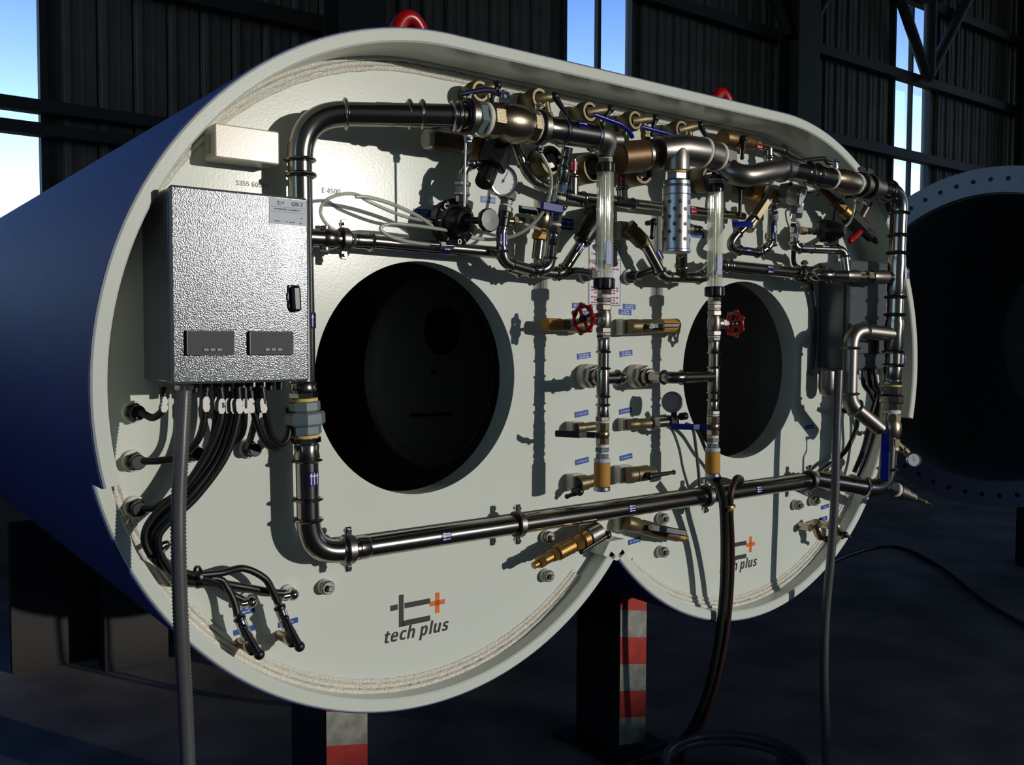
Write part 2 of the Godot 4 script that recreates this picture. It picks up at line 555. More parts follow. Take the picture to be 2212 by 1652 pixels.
func build_chamber() -> Node3D:
	var ch := thing("pressure_chamber", "twin-lobed steel pressure chamber with white front plate and blue hull", "chamber", Vector3(SPAN * 0.5, 0, -1))
	var step := CY - 0.215
	# hull
	var o := split(outline(RAD))
	var mb := Mb.new()
	mb.band(o[0], o[1], [Vector2(0, -3.2), Vector2(0, 0.0), Vector2(-0.03, 0.0), Vector2(-0.03, -3.2)], true)
	part("hull", mb, "blue_paint", ch)
	mb = Mb.new()
	var back := []
	for q in o[0]: back.append(Vector3(q.x, q.y, -3.2))
	mb.prism(back, Vector3(0, 0, 0.03))
	part("back_plate", mb, "blue_paint", ch)
	# upper hood and lower lip: blue skin outside, white inside
	var up := split(outline(RAD, step, true))
	var c := 0.004
	mb = Mb.new()
	mb.band(up[0], up[1], [Vector2(0.001, -0.02), Vector2(0.001, HOOD - 0.006), Vector2(-0.004, HOOD - 0.006), Vector2(-0.004, -0.02)])
	part("hood_skin", mb, "blue_paint", ch)
	mb = Mb.new()
	mb.band(up[0], up[1], [Vector2(-0.002, -0.01), Vector2(-0.002, HOOD - c), Vector2(-0.002 - c, HOOD), Vector2(-RIM + c, HOOD), Vector2(-RIM, HOOD - c), Vector2(-RIM, -0.01)])
	part("hood_rim", mb, "white_paint", ch)
	var low: Array = outline(RAD, step, false)
	for run in low:
		var q := split(run)
		mb = Mb.new()
		mb.band(q[0], q[1], [Vector2(0.001, -0.02), Vector2(0.001, LIP - 0.006), Vector2(-0.004, LIP - 0.006), Vector2(-0.004, -0.02)])
		part("lip_skin", mb, "blue_paint", ch)
		mb = Mb.new()
		mb.band(q[0], q[1], [Vector2(-0.002, -0.01), Vector2(-0.002, LIP - c), Vector2(-0.002 - c, LIP), Vector2(-RIM + c, LIP), Vector2(-RIM, LIP - c), Vector2(-RIM, -0.01)])
		part("lip_rim", mb, "white_paint", ch)
	# saddle piece where the two lobes meet
	mb = Mb.new()
	var cz := sqrt(RAD * RAD - SPAN * SPAN * 0.25)
	mb.prism([Vector3(SPAN * 0.5 - 0.055, CY - cz + 0.012, 0), Vector3(SPAN * 0.5 - 0.03, CY - cz + 0.05, 0), Vector3(SPAN * 0.5 + 0.03, CY - cz + 0.05, 0), Vector3(SPAN * 0.5 + 0.055, CY - cz + 0.012, 0), Vector3(SPAN * 0.5, CY - cz - 0.012, 0)], Vector3(0, 0, LIP))
	part("saddle_piece", mb, "white_paint", ch)
	# front plate with its two manholes
	var cs := CSGCombiner3D.new()
	cs.name = "front_plate"
	cs.material_override = mats["white_paint"]
	var pl := CSGPolygon3D.new()
	var pts := PackedVector2Array()
	for q in outline(RAD - 0.02): pts.append(q[0])
	pl.polygon = pts
	pl.mode = CSGPolygon3D.MODE_DEPTH
	pl.depth = 0.035
	pl.position = Vector3(0, 0, 0)
	cs.add_child(pl)
	for k in 2:
		var cy := CSGCylinder3D.new()
		cy.radius = 0.3; cy.height = 0.5; cy.sides = 96
		cy.rotation_degrees.x = 90
		cy.position = Vector3(SPAN * k, CY, 0)
		cy.operation = CSGShape3D.OPERATION_SUBTRACTION
		cs.add_child(cy)
	cs.position = -ch.position
	ch.add_child(cs)
	# weld beads along the inside of the rim
	var rng := RandomNumberGenerator.new()
	rng.seed = 7
	for run in [[up, 0.0085], [split(low[0].slice(4)), 0.0085], [split(low[1].slice(0, low[1].size() - 4)), 0.0085]]:
		for layer in 3:
			var path := []
			var rs := []
			for i in run[0][0].size():
				for h in 2:
					var j := mini(i + 1, run[0][0].size() - 1)
					var pp: Vector2 = run[0][0][i].lerp(run[0][0][j], h * 0.5) - run[0][1][i].lerp(run[0][1][j], h * 0.5) * (RIM + 0.002 + layer * 0.013)
					path.append(Vector3(pp.x, pp.y, 0.001 - layer * 0.0015 + (0.004 if layer == 0 else 0.0)))
					rs.append(run[1] * rng.randf_range(0.8, 1.08) * (1.0 - layer * 0.1))
			path.pop_back(); rs.pop_back()
			mb = Mb.new()
			mb.tube(path, rs, 8)
			part("weld_bead", mb, "weld", ch)
	# manholes: sleeves, the inner doors behind
	for k in 2:
		var x := SPAN * k
		mb = Mb.new()
		mb.lathe(Vector3(x, CY, -0.07), Vector3.BACK, [Vector2(0, 0.32), Vector2(0, 0.301), Vector2(0.068, 0.301), Vector2(0.068, 0.32)], 72)
		part("manhole_sleeve", mb, "white_paint", ch)
	# inside: dark lock chamber with a bulkhead and a round door leaf
	for k in 2:
		mb = Mb.new()
		mb.lathe(Vector3(SPAN * k, CY, -3.0), Vector3.BACK, [Vector2(0, 0.0), Vector2(0, 0.44), Vector2(2.93, 0.44), Vector2(2.93, 0.31)], 48)
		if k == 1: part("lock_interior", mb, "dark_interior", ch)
	var door := Vector3(0.475, CY - 0.01, -0.68)
	mb = Mb.new()
	mb.lathe(Vector3(0, CY, -1.6), Vector3.BACK, [Vector2(0, 0.0), Vector2(0, 0.79), Vector2(1.53, 0.79), Vector2(1.53, 0.31)], 48)
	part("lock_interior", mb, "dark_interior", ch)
	var nrm := Vector3(0.3, 0.0, 1).normalized()
	mb = Mb.new()
	mb.lathe(door, nrm, [Vector2(-0.02, 0), Vector2(-0.02, 0.325), Vector2(0.008, 0.33), Vector2(0.012, 0.315), Vector2(0.004, 0.305), Vector2(0.016, 0.295), Vector2(0.02, 0.28), Vector2(0.022, 0)], 64)
	var leaf := part("door_leaf", mb, "door_grey", ch)
	var fr := frame(door, nrm)
	mb = Mb.new()
	mb.lathe(fr * Vector3(0.0, 0.14, 0.02), nrm, [Vector2(0, 0.085), Vector2(0.02, 0.08), Vector2(0.022, 0.062), Vector2(0.006, 0.056), Vector2(0.006, 0)], 36)
	part("porthole", mb, "seal", leaf)
	mb = Mb.new()
	mb.cyl(fr * Vector3(-0.045, 0.0, 0.02), fr * Vector3(-0.045, 0.0, 0.04), 0.009)
	part("door_boss", mb, "seal", leaf)
	mb = Mb.new()
	mb.tube([fr * Vector3(-0.16, -0.14, 0.03), fr * Vector3(0.05, -0.15, 0.03)], 0.006, 8)
	part("grab_bar", mb, "leg_steel", leaf)
	# red lifting eyes on top
	for q in [[0.0, -0.06], [1.215, -0.06]]:
		mb = Mb.new()
		var ring := []
		for i in 25:
			var a := PI * (-0.12 + 1.24 * i / 24.0)
			ring.append(Vector3(q[0] + 0.045 * cos(a), CY + RAD + 0.005 + 0.088 * sin(a), q[1]))
		mb.tube(ring, 0.02, 12)
		part("lifting_eye", mb, "red_paint", ch, "red lifting eye")
	# rear support frame under the hull
	for k in 2:
		box_part("rear_leg", Vector3(SPAN * k, 0.42, -2.7), Vector3(0.3, 0.84, 0.12), "leg_steel", ch)
	box_part("rear_cross_beam", Vector3(SPAN * 0.5, 0.36, -2.9), Vector3(2.3, 0.72, 0.05), "leg_steel", ch)
	# striped legs
	for k in 2:
		var lx: float = [0.04, 1.265][k]
		var top: float = [0.72, 1.05][k]
		mb = Mb.new()
		mb.box(Transform3D(Basis(), Vector3(lx, top * 0.5, -0.63)), Vector3(0.146, top, 0.25), 0.004)
		var leg := part("support_leg", mb, "leg_steel", ch)
		mb = Mb.new()
		mb.box(Transform3D(Basis(), Vector3(lx, 0.01, -0.63)), Vector3(0.3, 0.02, 0.36), 0.004)
		part("foot_plate", mb, "leg_steel", leg)
		var zz := -0.503
		var y := 0.02
		var red := k == 0
		while y < top - 0.11:
			var hgt := 0.105
			var sl := 0.028
			var p0 := []
			for e in [[-0.07, sl], [0.07, 0.0], [0.07, hgt], [-0.07, hgt + sl]]: p0.append(Vector3(lx + e[0], y + e[1], zz))
			mb = Mb.new()
			mb.prism(p0, Vector3(0, 0, 0.0012))
			part("warning_stripe", mb, "stripe_red" if red else "stripe_white", leg)
			y += hgt
			red = not red
		if k == 1:
			mb = Mb.new()
			mb.cyl(Vector3(lx - 0.0745, 0.86, -0.63), Vector3(lx - 0.0735, 0.86, -0.63), 0.028, 24)
			part("lifting_hole", mb, "flange_steel", leg)
	return ch

# ---------- the flanged vessel standing to the right ----------
func build_flange() -> void:
	var c := Vector3(3.75, 1.62, -0.4)
	var t := thing("flanged_vessel", "large grey bolted flange ring of another vessel standing in shadow", "vessel", Vector3(4.5, 0, -0.4))
	var ax := Vector3(-1, 0, 0.12).normalized()
	var mb := Mb.new()
	mb.lathe(c, ax, [Vector2(-0.06, 0.76), Vector2(-0.06, 0.895), Vector2(0, 0.9), Vector2(0, 0.765), Vector2(-0.06, 0.76)], 96)
	var ring := part("flange_ring", mb, "flange_steel", t)
	var fr := frame(c, ax)
	for k in 60:
		var a := TAU * k / 60
		mb = Mb.new()
		var q := fr * Vector3(cos(a) * 0.835, sin(a) * 0.835, 0)
		mb.lathe(q - ax * 0.004, ax, [Vector2(0, 0), Vector2(0, 0.0125), Vector2(0.0052, 0.0125), Vector2(0.0052, 0)], 10)
		part("bolt_hole", mb, "bolt_hole", ring)
	mb = Mb.new()
	mb.lathe(c, ax, [Vector2(-2.5, 0), Vector2(-2.5, 0.76), Vector2(-0.03, 0.76), Vector2(-0.03, 0.775), Vector2(-2.52, 0.78), Vector2(-2.52, 0)], 64)
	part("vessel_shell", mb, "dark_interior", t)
	for s in [2.0, 2.35]:
		mb = Mb.new()
		mb.box(Transform3D(Basis(), Vector3(c.x + s, 0.44, c.z - 0.12 * s)), Vector3(0.2, 0.88, 0.9), 0.005)
		part("support_cradle", mb, "leg_steel", t)

# ---------- fittings ----------
func bead(mb: Mb, at: Vector3, dir: Vector3, r: float, w := 0.006) -> void:
	mb.lathe(at - dir.normalized() * w, dir, [Vector2(0, r), Vector2(w * 0.4, r * 1.2), Vector2(w, r * 1.27), Vector2(w * 1.6, r * 1.2), Vector2(w * 2, r)], 20)

# a pressed stainless run through corner points: straight pipes, elbows, a bead at every elbow end
func run(t: Node3D, pts: Array, r: float, bend: float, m := "steel", socket := 1.07) -> void:
	var from: Vector3 = pts[0]
	for i in range(1, pts.size()):
		var c: Vector3 = pts[i]
		if i == pts.size() - 1:
			var mb := Mb.new()
			mb.tube([from, c], r, 20)
			part("pipe", mb, m, t)
			return
		var u: Vector3 = (from - c).normalized()
		var w: Vector3 = (pts[i + 1] - c).normalized()
		var ang := u.angle_to(w)
		var cut := minf(bend / tan(ang * 0.5), minf(from.distance_to(c), c.distance_to(pts[i + 1])) * 0.95)
		var a := c + u * cut
		var b := c + w * cut
		if from.distance_to(a) > 0.004:
			var mb := Mb.new()
			mb.tube([from, a], r, 20)
			part("pipe", mb, m, t)
		var arc := []
		for k in 13:
			var s := k / 12.0
			arc.append(a.lerp(c, s).lerp(c.lerp(b, s), s))
		var el := Mb.new()
		el.tube(arc, r * socket, 20)
		bead(el, a, u, r * socket, maxf(0.004, r * 0.2))
		bead(el, b, w, r * socket, maxf(0.004, r * 0.2))
		part("elbow", el, m, t)
		from = b

# fittings piled along a line; rows hold [name, from, to, radius, kind, material] in the units u0 (at a) to u1 (at b)
func pile(t: Node3D, a: Vector3, b: Vector3, u0: float, u1: float, rows: Array) -> void:
	var d := (b - a).normalized()
	for w in rows:
		var p := a.lerp(b, (w[1] - u0) / (u1 - u0))
		var q := a.lerp(b, (w[2] - u0) / (u1 - u0))
		var mb := Mb.new()
		var l := p.distance_to(q)
		var r: float = w[3]
		match w[4]:
			"c": mb.cyl(p, q, r, 20)
			"h": mb.hex(p, q, r, 6)
			"o": mb.hex(p, q, r, 8)
			"b": bead(mb, p.lerp(q, 0.5), d, r, maxf(l * 0.5, 0.003))
			"s": mb.lathe(p, d, [Vector2(0, r * 0.92), Vector2(l * 0.15, r * 1.02), Vector2(l * 0.5, r * 0.97), Vector2(l * 0.85, r * 1.06), Vector2(l, r)], 20)
			"v": mb.lathe(p, d, [Vector2(0, r * 0.8), Vector2(l * 0.08, r * 0.86), Vector2(l * 0.3, r), Vector2(l * 0.7, r), Vector2(l * 0.92, r * 0.86), Vector2(l, r * 0.8)], 22)
			"r":
				mb.lathe(p, d, [Vector2(0, 0), Vector2(0, r * 0.88), Vector2(l * 0.1, r * 0.93), Vector2(l * 0.9, r * 0.93), Vector2(l, r * 0.88), Vector2(l, 0)], 24)
				for k in 14:
					var fr := frame(p.lerp(q, 0.5), d)
					var an := TAU * k / 14
					var o := fr.basis * Vector3(cos(an), sin(an), 0)
					mb.box(frame(p.lerp(q, 0.5) + o * r * 0.93, o, d), Vector3(r * 0.2, l * 0.86, r * 0.12), r * 0.03)
			"g": mb.lathe(p, d, [Vector2(0, r * 0.82), Vector2(0, r), Vector2(l, r), Vector2(l, r * 0.82), Vector2(0, r * 0.82)], 32)
		part(w[0], mb, w[5], t)

func lever(t: Node3D, pivot: Vector3, stem: Vector3, along: Vector3, length: float, m: String, wide := 0.014, rise := 0.012, called := "lever") -> void:
	var s := stem.normalized()
	var al := (along - s * along.dot(s)).normalized()
	var mb := Mb.new()
	mb.cyl(pivot, pivot + s * (rise + 0.006), 0.006)
	mb.hex(pivot + s * rise, pivot + s * (rise + 0.006), 0.009)
	part("lever_stem", mb, "steel_bright", t)
	mb = Mb.new()
	var x := s.cross(al)
	var b0 := Basis(x, al, x.cross(al))
	mb.box(Transform3D(b0, pivot + s * rise + al * length * 0.12), Vector3(wide * 0.9, length * 0.32, 0.003), 0.0008)
	var k := pivot + s * rise + al * length * 0.27
	var k2 := pivot + s * (rise + length * 0.1) + al * length * 0.4
	var al2 := (k2 - k).normalized()
	mb.box(Transform3D(Basis(x, al2, x.cross(al2)), k.lerp(k2, 0.5)), Vector3(wide * 0.9, k.distance_to(k2) * 1.06, 0.003), 0.0008)
	mb.box(Transform3D(b0, k2 + al * length * 0.3), Vector3(wide, length * 0.62, 0.007), 0.003)
	part(called, mb, m, t)

# a rubber-lined pipe clamp with two bolted ears
func clamp_on(t: Node3D, at: Vector3, axis: Vector3, r: float, ear := Vector3.UP) -> void:
	var d := axis.normalized()
	var mb := Mb.new()
	mb.lathe(at - d * 0.013, d, [Vector2(0, r), Vector2(0, r + 0.005), Vector2(0.003, r + 0.008), Vector2(0.023, r + 0.008), Vector2(0.026, r + 0.005), Vector2(0.026, r)], 28)
	var c := part("pipe_clamp", mb, "black_rubber", t, "black rubber-lined clamp")
	mb = Mb.new()
	mb.lathe(at - d * 0.008, d, [Vector2(0, r + 0.008), Vector2(0, r + 0.0095), Vector2(0.016, r + 0.0095), Vector2(0.016, r + 0.008)], 28)
	part("clamp_band", mb, "steel_dull", c)
	var e := (ear - d * ear.dot(d)).normalized()
	for s in [-1.0, 1.0]:
		mb = Mb.new()
		var o: Vector3 = at + e * s * (r + 0.018)
		var side := e.cross(d).normalized()
		mb.box(frame(o, side, d), Vector3(0.02, 0.016, 0.009), 0.002)
		mb.cyl(o - side * 0.012, o + side * 0.014, 0.0045, 12)
		mb.hex(o + side * 0.005, o + side * 0.012, 0.0075)
		part("clamp_bolt", mb, "steel_bright", c)
	if at.z > 0.03:
		mb = Mb.new()
		mb.cyl(Vector3(at.x, at.y, 0.0), Vector3(at.x, at.y, at.z - r), 0.006, 10)
		part("clamp_stud", mb, "steel_dull", c)

# flow-arrow sticker wrapped on a pipe
func arrows(t: Node3D, at: Vector3, axis: Vector3, r: float, face: Vector3, m := "navy_label", n := 2, size := 0.03) -> void:
	var d := axis.normalized()
	var f := (face - d * face.dot(d)).normalized()
	var s := d.cross(f)
	var mb := Mb.new()
	var rr := r * 1.0 + 0.0007
	var half := minf(size * 0.42 / r, 1.2)
	var st := mb.v.size()
	for k in 13:
		var a := lerpf(-half, half, k / 12.0)
		var o := f * cos(a) + s * sin(a)
		mb.add(at - d * size * 0.5 + o * rr, o)
		mb.add(at + d * size * 0.5 + o * rr, o)
	for k in 12:
		var b := st + 2 * k
		mb.tri(b, b + 1, b + 2); mb.tri(b + 1, b + 3, b + 2)
	var lab := part("flow_sticker", mb, m, t, "navy sticker with white flow arrows" if m == "navy_label" else "red sticker with white flow arrows")
	for i in n:
		var a := 0.0 if n == 1 else lerpf(-half * 0.55, half * 0.55, i / float(n - 1))
		var o := f * cos(a) + s * sin(a)
		var y := d.cross(o)
		var q := at + o * (rr + 0.0004)
		mb = Mb.new()
		var w := size * 0.035
		mb.face([q - d * size * 0.4 - y * w, q + d * size * 0.2 - y * w, q + d * size * 0.2 + y * w, q - d * size * 0.4 + y * w], o)
		mb.face([q + d * size * 0.15 - y * w * 3.2, q + d * size * 0.42, q + d * size * 0.15 + y * w * 3.2], o)
		part("arrow", mb, "white_print", lab)

func gauge(t: Node3D, c: Vector3, nrm: Vector3, r: float, depth: float, dark := false, needle_turn := 0.4, case_mat := "steel_dull") -> void:
	var d := nrm.normalized()
	var fr := frame(c, d)
	var mb := Mb.new()
	mb.lathe(c - d * depth, d, [Vector2(0, 0), Vector2(0, r * 0.86), Vector2(depth * 0.12, r * 0.95), Vector2(depth * 0.9, r * 0.97), Vector2(depth * 0.9, 0)], 32)
	part("gauge_case", mb, case_mat, t)
	mb = Mb.new()
	mb.lathe(c - d * depth * 0.16, d, [Vector2(0, r * 0.97), Vector2(0, r * 1.04), Vector2(depth * 0.14, r * 1.04), Vector2(depth * 0.2, r * 0.98), Vector2(depth * 0.18, r * 0.86), Vector2(depth * 0.05, r * 0.84)], 32)
	part("bezel", mb, "steel_bright" if not dark else "steel_dull", t)
	mb = Mb.new()
	mb.lathe(c - d * depth * 0.1, d, [Vector2(0, r * 0.9), Vector2(0.0006, r * 0.9), Vector2(0.0006, 0)], 32)
	var dial := part("dial", mb, "display" if dark else "dial", t, "dark dial" if dark else "white dial")
	if not dark:
		mb = Mb.new()
		for k in 11:
			var a := lerpf(-2.3, 2.3, k / 10.0)
			var o := fr.basis * Vector3(sin(a), cos(a), 0)
			mb.box(frame(c - d * depth * 0.09 + o * r * 0.74, d, o), Vector3(r * 0.03, r * 0.13, 0.0006), 0.0)
		part("scale_marks", mb, "notice_black", dial)
	mb = Mb.new()
	var nd := fr.basis * Vector3(sin(needle_turn), cos(needle_turn), 0)
	mb.box(frame(c - d * depth * 0.085 + nd * r * 0.25, d, nd), Vector3(r * 0.06, r * 0.85, 0.0008), 0.0)
	mb.cyl(c - d * depth * 0.09, c - d * depth * 0.07, r * 0.11, 12)
	part("needle", mb, "notice_black", dial)
	mb = Mb.new()
	mb.lathe(c - d * depth * 0.03, d, [Vector2(0, r * 0.86), Vector2(0.001, r * 0.85), Vector2(0.001, 0)], 32)
	part("gauge_glass", mb, "gauge_glass", t)

func handwheel(t: Node3D, hub: Vector3, axis: Vector3, r: float) -> void:
	var d := axis.normalized()
	var fr := frame(hub, d)
	var mb := Mb.new()
	var ring := []
	var rs := []
	for k in 43:
		var a := TAU * k / 42
		ring.append(fr * Vector3(cos(a) * r * 0.82, sin(a) * r * 0.82, 0.0))
		rs.append(r * (0.15 + 0.04 * cos(a * 7)))
	mb.tube(ring, rs, 10, false)
	for k in 7:
		var a := TAU * k / 7
		mb.ball(fr * Vector3(cos(a) * r * 0.94, sin(a) * r * 0.94, 0), r * 0.17, 10)
	for k in 4:
		var a := TAU * k / 4 + 0.5
		mb.tube([fr * Vector3(cos(a) * r * 0.15, sin(a) * r * 0.15, -0.002), fr * Vector3(cos(a) * r * 0.8, sin(a) * r * 0.8, 0)], r * 0.12, 8)
	part("handwheel", mb, "red_paint", t, "red lobed handwheel")
	mb = Mb.new()
	mb.cyl(hub - d * 0.006, hub + d * 0.007, r * 0.26, 16)
	part("hub_nut", mb, "dark_handle", t)

func blue_label(ch: Node3D, c: Vector3, w: float, h: float, lines: Array, roll := 0.0, m := "blue_label") -> void:
	var b := Basis(Vector3.BACK, roll)
	var mb := Mb.new()
	mb.box(Transform3D(b, c + Vector3(0, 0, 0.0008)), Vector3(w, h, 0.0014), 0.0002)
	var lab := part("blue_label", mb, m, ch, "small blue name plate with white lettering")
	for i in lines.size():
		var y: float = ((lines.size() - 1) * 0.5 - i) * h * 0.4
		var sz: float = minf(h * (0.42 if lines.size() > 1 else 0.5), w * 1.55 / maxf(lines[i].length(), 1))
		write("lettering", lines[i], sz, Transform3D(b, c + b * Vector3(0, y, 0.0017)), "label_print", lab)

func cable(called: String, label: String, pts: Array, r: float, m := "black_rubber", group := "", cat := "cable") -> Node3D:
	var t := thing(called, label, cat, pts[pts.size() - 1], group)
	var mb := Mb.new()
	mb.tube(curve(pts, 7), r, 10)
	part("sheath", mb, m, t)
	return t

func ribbed(t: Node3D, pts: Array, r: float, m: String, pitch := 0.0075) -> void:
	var sm := curve(pts, 24)
	var path := []
	var rs := []
	var acc := 0.0
	var hi := false
	for i in sm.size() - 1:
		var a: Vector3 = sm[i]
		var b: Vector3 = sm[i + 1]
		var l := a.distance_to(b)
		while acc < l:
			path.append(a.lerp(b, acc / l))
			rs.append(r if hi else r * 0.86)
			hi = not hi
			acc += pitch * 0.5
		acc -= l
	var mb := Mb.new()
	mb.tube(path, rs, 14)
	part("corrugated_sheath", mb, m, t)

func gland(t: Node3D, at: Vector3, toward: Vector3, r := 0.014) -> void:
	var mb := Mb.new()
	mb.cyl(Vector3(at.x, at.y, 0), Vector3(at.x, at.y, 0.012), r * 1.5, 20)
	part("weld_boss", mb, "white_paint", t)
	mb = Mb.new()
	mb.hex(Vector3(at.x, at.y, 0.012), Vector3(at.x, at.y, 0.024), r * 1.25)
	mb.cyl(Vector3(at.x, at.y, 0.022), Vector3(at.x, at.y, 0.045), r, 16)
	part("cable_gland", mb, "black_plastic", t)

const TAG_MAT := "white_plastic"
func tag_on(t: Node3D, at: Vector3, roll := 0.0) -> void:
	var mb := Mb.new()
	var b := Basis(Vector3.BACK, roll)
	var pts := []
	for q in [[-0.004, -0.016], [0.004, -0.016], [0.0075, -0.009], [0.0075, -0.002], [0.005, 0], [0.0075, 0.002], [0.0075, 0.009], [0.004, 0.016], [-0.004, 0.016], [-0.0075, 0.009], [-0.0075, -0.009]]: pts.append(at + b * Vector3(q[0], q[1], 0.007))
	mb.prism(pts, Vector3(0, 0, 0.0015))
	part("cable_tag", mb, TAG_MAT, t, "white cable tag")

# ---------- what hangs on the front plate ----------
func build_cabinet(label: String, x0: float, y0: float, wide: float, tall: float, deep: float, left := true) -> void:
	var t := thing("control_cabinet", label, "cabinet", Vector3(x0 + wide * 0.5, y0, deep * 0.5))
	var mb := Mb.new()
	mb.box(Transform3D(Basis(), Vector3(x0 + wide * 0.5, y0 + tall * 0.5, deep * 0.5 - 0.012)), Vector3(wide - 0.006, tall - 0.006, deep - 0.024), 0.003)
	part("body", mb, "galvanised", t)
	mb = Mb.new()
	mb.box(Transform3D(Basis(), Vector3(x0 + wide * 0.5, y0 + tall * 0.5, deep - 0.021)), Vector3(wide - 0.012, tall - 0.012, 0.008), 0.0)
	part("door_seal", mb, "seal", t)
	mb = Mb.new()
	mb.box(Transform3D(Basis(), Vector3(x0 + wide * 0.5, y0 + tall * 0.5, deep - 0.009)), Vector3(wide, tall, 0.018), 0.005)
	var door := part("door", mb, "galvanised", t)
	mb = Mb.new()
	var lx := x0 + wide * 0.875
	var ly := y0 + tall * 0.46
	mb.hex(Vector3(lx, ly, deep), Vector3(lx, ly, deep + 0.004), 0.016, 8)
	mb.box(Transform3D(Basis(), Vector3(lx, ly, deep + 0.002)), Vector3(0.026, 0.05, 0.006), 0.002)
	mb.box(Transform3D(Basis(Vector3.BACK, 0.05), Vector3(lx + 0.002, ly - 0.004, deep + 0.010)), Vector3(0.02, 0.054, 0.014), 0.005)
	if not left: mb.box(Transform3D(Basis(), Vector3(lx, ly, deep + 0.02)), Vector3(0.012, 0.012, 0.05), 0.003)
	part("door_latch", mb, "black_plastic", door, "black door latch")
	for k in 2:
		var dx: float = x0 + wide * [0.257, 0.697][k]
		var dy := y0 + tall * 0.21
		mb = Mb.new()
		mb.box(Transform3D(Basis(), Vector3(dx, dy, deep + 0.004)), Vector3(0.097, 0.049, 0.008), 0.001)
		var dp := part("display_panel", mb, "display_rim", door, "dark display panel with three keys")
		mb = Mb.new()
		mb.box(Transform3D(Basis(), Vector3(dx + 0.0015, dy, deep + 0.0085)), Vector3(0.091, 0.0455, 0.001), 0.0)
		part("screen", mb, "display", dp)
		for j in 3:
			mb = Mb.new()
			var kx := dx - 0.010 + 0.0135 * j
			mb.box(Transform3D(Basis(), Vector3(kx, dy - 0.0135, deep + 0.0095)), Vector3(0.0115, 0.007, 0.0015), 0.0005)
			part("key", mb, "display_rim", dp)
			write("key_print", ["PAR", "SEL", "RST"][j], 0.0045, Transform3D(Basis(), Vector3(kx, dy - 0.0135, deep + 0.0104)), "sticker", dp)
	if left:
		# paper sticker with the maker's emblem
		var sx := x0 + wide - 0.047
		var sy := y0 + tall - 0.033
		mb = Mb.new()
		mb.box(Transform3D(Basis(), Vector3(sx, sy, deep + 0.0005)), Vector3(0.084, 0.054, 0.001), 0.0)
		var stk := part("sticker", mb, "sticker", door, "pale grey sticker reading QN 2")
		write("sticker_print", "QN 2", 0.0115, Transform3D(Basis(), Vector3(sx + 0.02, sy + 0.017, deep + 0.0011)), "sticker_print", stk, 1.0)
		write("sticker_print", "HYPERBARIC CHAMBER A", 0.005, Transform3D(Basis(), Vector3(sx - 0.002, sy + 0.004, deep + 0.0011)), "sticker_print", stk)
		mb = Mb.new()
		emblem(mb, Vector3(sx - 0.017, sy + 0.0175, deep + 0.0011), 0.017, 0.0001, false)
		emblem(mb, Vector3(sx - 0.017, sy + 0.0175, deep + 0.0011), 0.017, 0.0001, true)
		part("sticker_print", mb, "sticker_print", stk)
		mb = Mb.new()
		for q in [[-0.024, -0.021, 0.014], [-0.004, -0.021, 0.004], [0.004, -0.0215, 0.004], [0.011, -0.0215, 0.007], [0.03, -0.012, 0.004], [0.028, -0.0225, 0.007], [0, 0.009, 0.078], [0, -0.0015, 0.078]]:
			mb.box(Transform3D(Basis(), Vector3(sx + q[0], sy + q[1], deep + 0.0011)), Vector3(q[2], 0.0016 if q[2] < 0.05 else 0.0005, 0.0002), 0.0)
		part("sticker_print", mb, "sticker_print", stk)
	mb = Mb.new()
	for k in 9: mb.cyl(Vector3(x0 + 0.075 + 0.0235 * k, y0, deep * 0.55), Vector3(x0 + 0.075 + 0.0235 * k, y0 - 0.022, deep * 0.55), 0.009, 12)
	part("gland_row", mb, "black_plastic", t)

# the maker's sign: a bent t and a plus
func emblem(mb: Mb, c: Vector3, w: float, d: float, plus: bool) -> void:
	var u := w / 17.0
	var b := func(x: float, y: float, sx: float, sy: float) -> void:
		mb.box(Transform3D(Basis(), c + Vector3((x - 8.5) * u, (y - 5.0) * u, d * 0.5)), Vector3(sx * u, sy * u, d), 0.0)
	if plus:
		b.call(14.6, 5.3, 1.35, 5.6)
		b.call(14.6, 5.3, 4.8, 1.35)
	else:
		b.call(1.1, 6.2, 2.2, 1.45)
		b.call(3.3, 5.0, 1.4, 8.6)
		b.call(8.3, 6.2, 8.0, 1.45)
		b.call(8.0, 1.5, 8.6, 1.5)

func build_logo(ch: Node3D, c: Vector3, w: float) -> void:
	var mb := Mb.new()
	emblem(mb, c, w, 0.0008, false)
	var lg := part("company_logo", mb, "logo_dark", ch, "dark grey and orange emblem lettered tech plus")
	mb = Mb.new()
	emblem(mb, c, w, 0.0008, true)
	part("plus_sign", mb, "logo_orange", lg, "orange plus sign")
	write("lettering", "tech plus", w * 0.27, Transform3D(Basis(), c + Vector3(-w * 0.02, -w * 0.37, 0.0006)), "logo_dark", lg, 1.0, 0.22)

func plug(ch: Node3D, at: Vector3, r := 0.017) -> void:
	var mb := Mb.new()
	mb.cyl(at, at + Vector3(0, 0, 0.014), r * 1.12, 22)
	var b := part("plug_boss", mb, "white_paint", ch)
	mb = Mb.new()
	mb.cyl(at + Vector3(0, 0, 0.014), at + Vector3(0, 0, 0.026), r, 20)
	mb.box(Transform3D(Basis(Vector3.BACK, at.x * 7.0), at + Vector3(0, 0, 0.031)), Vector3(r * 0.8, r * 0.8, 0.014), 0.002)
	part("blanking_plug", mb, "steel_dull", b, "square-headed blanking plug")

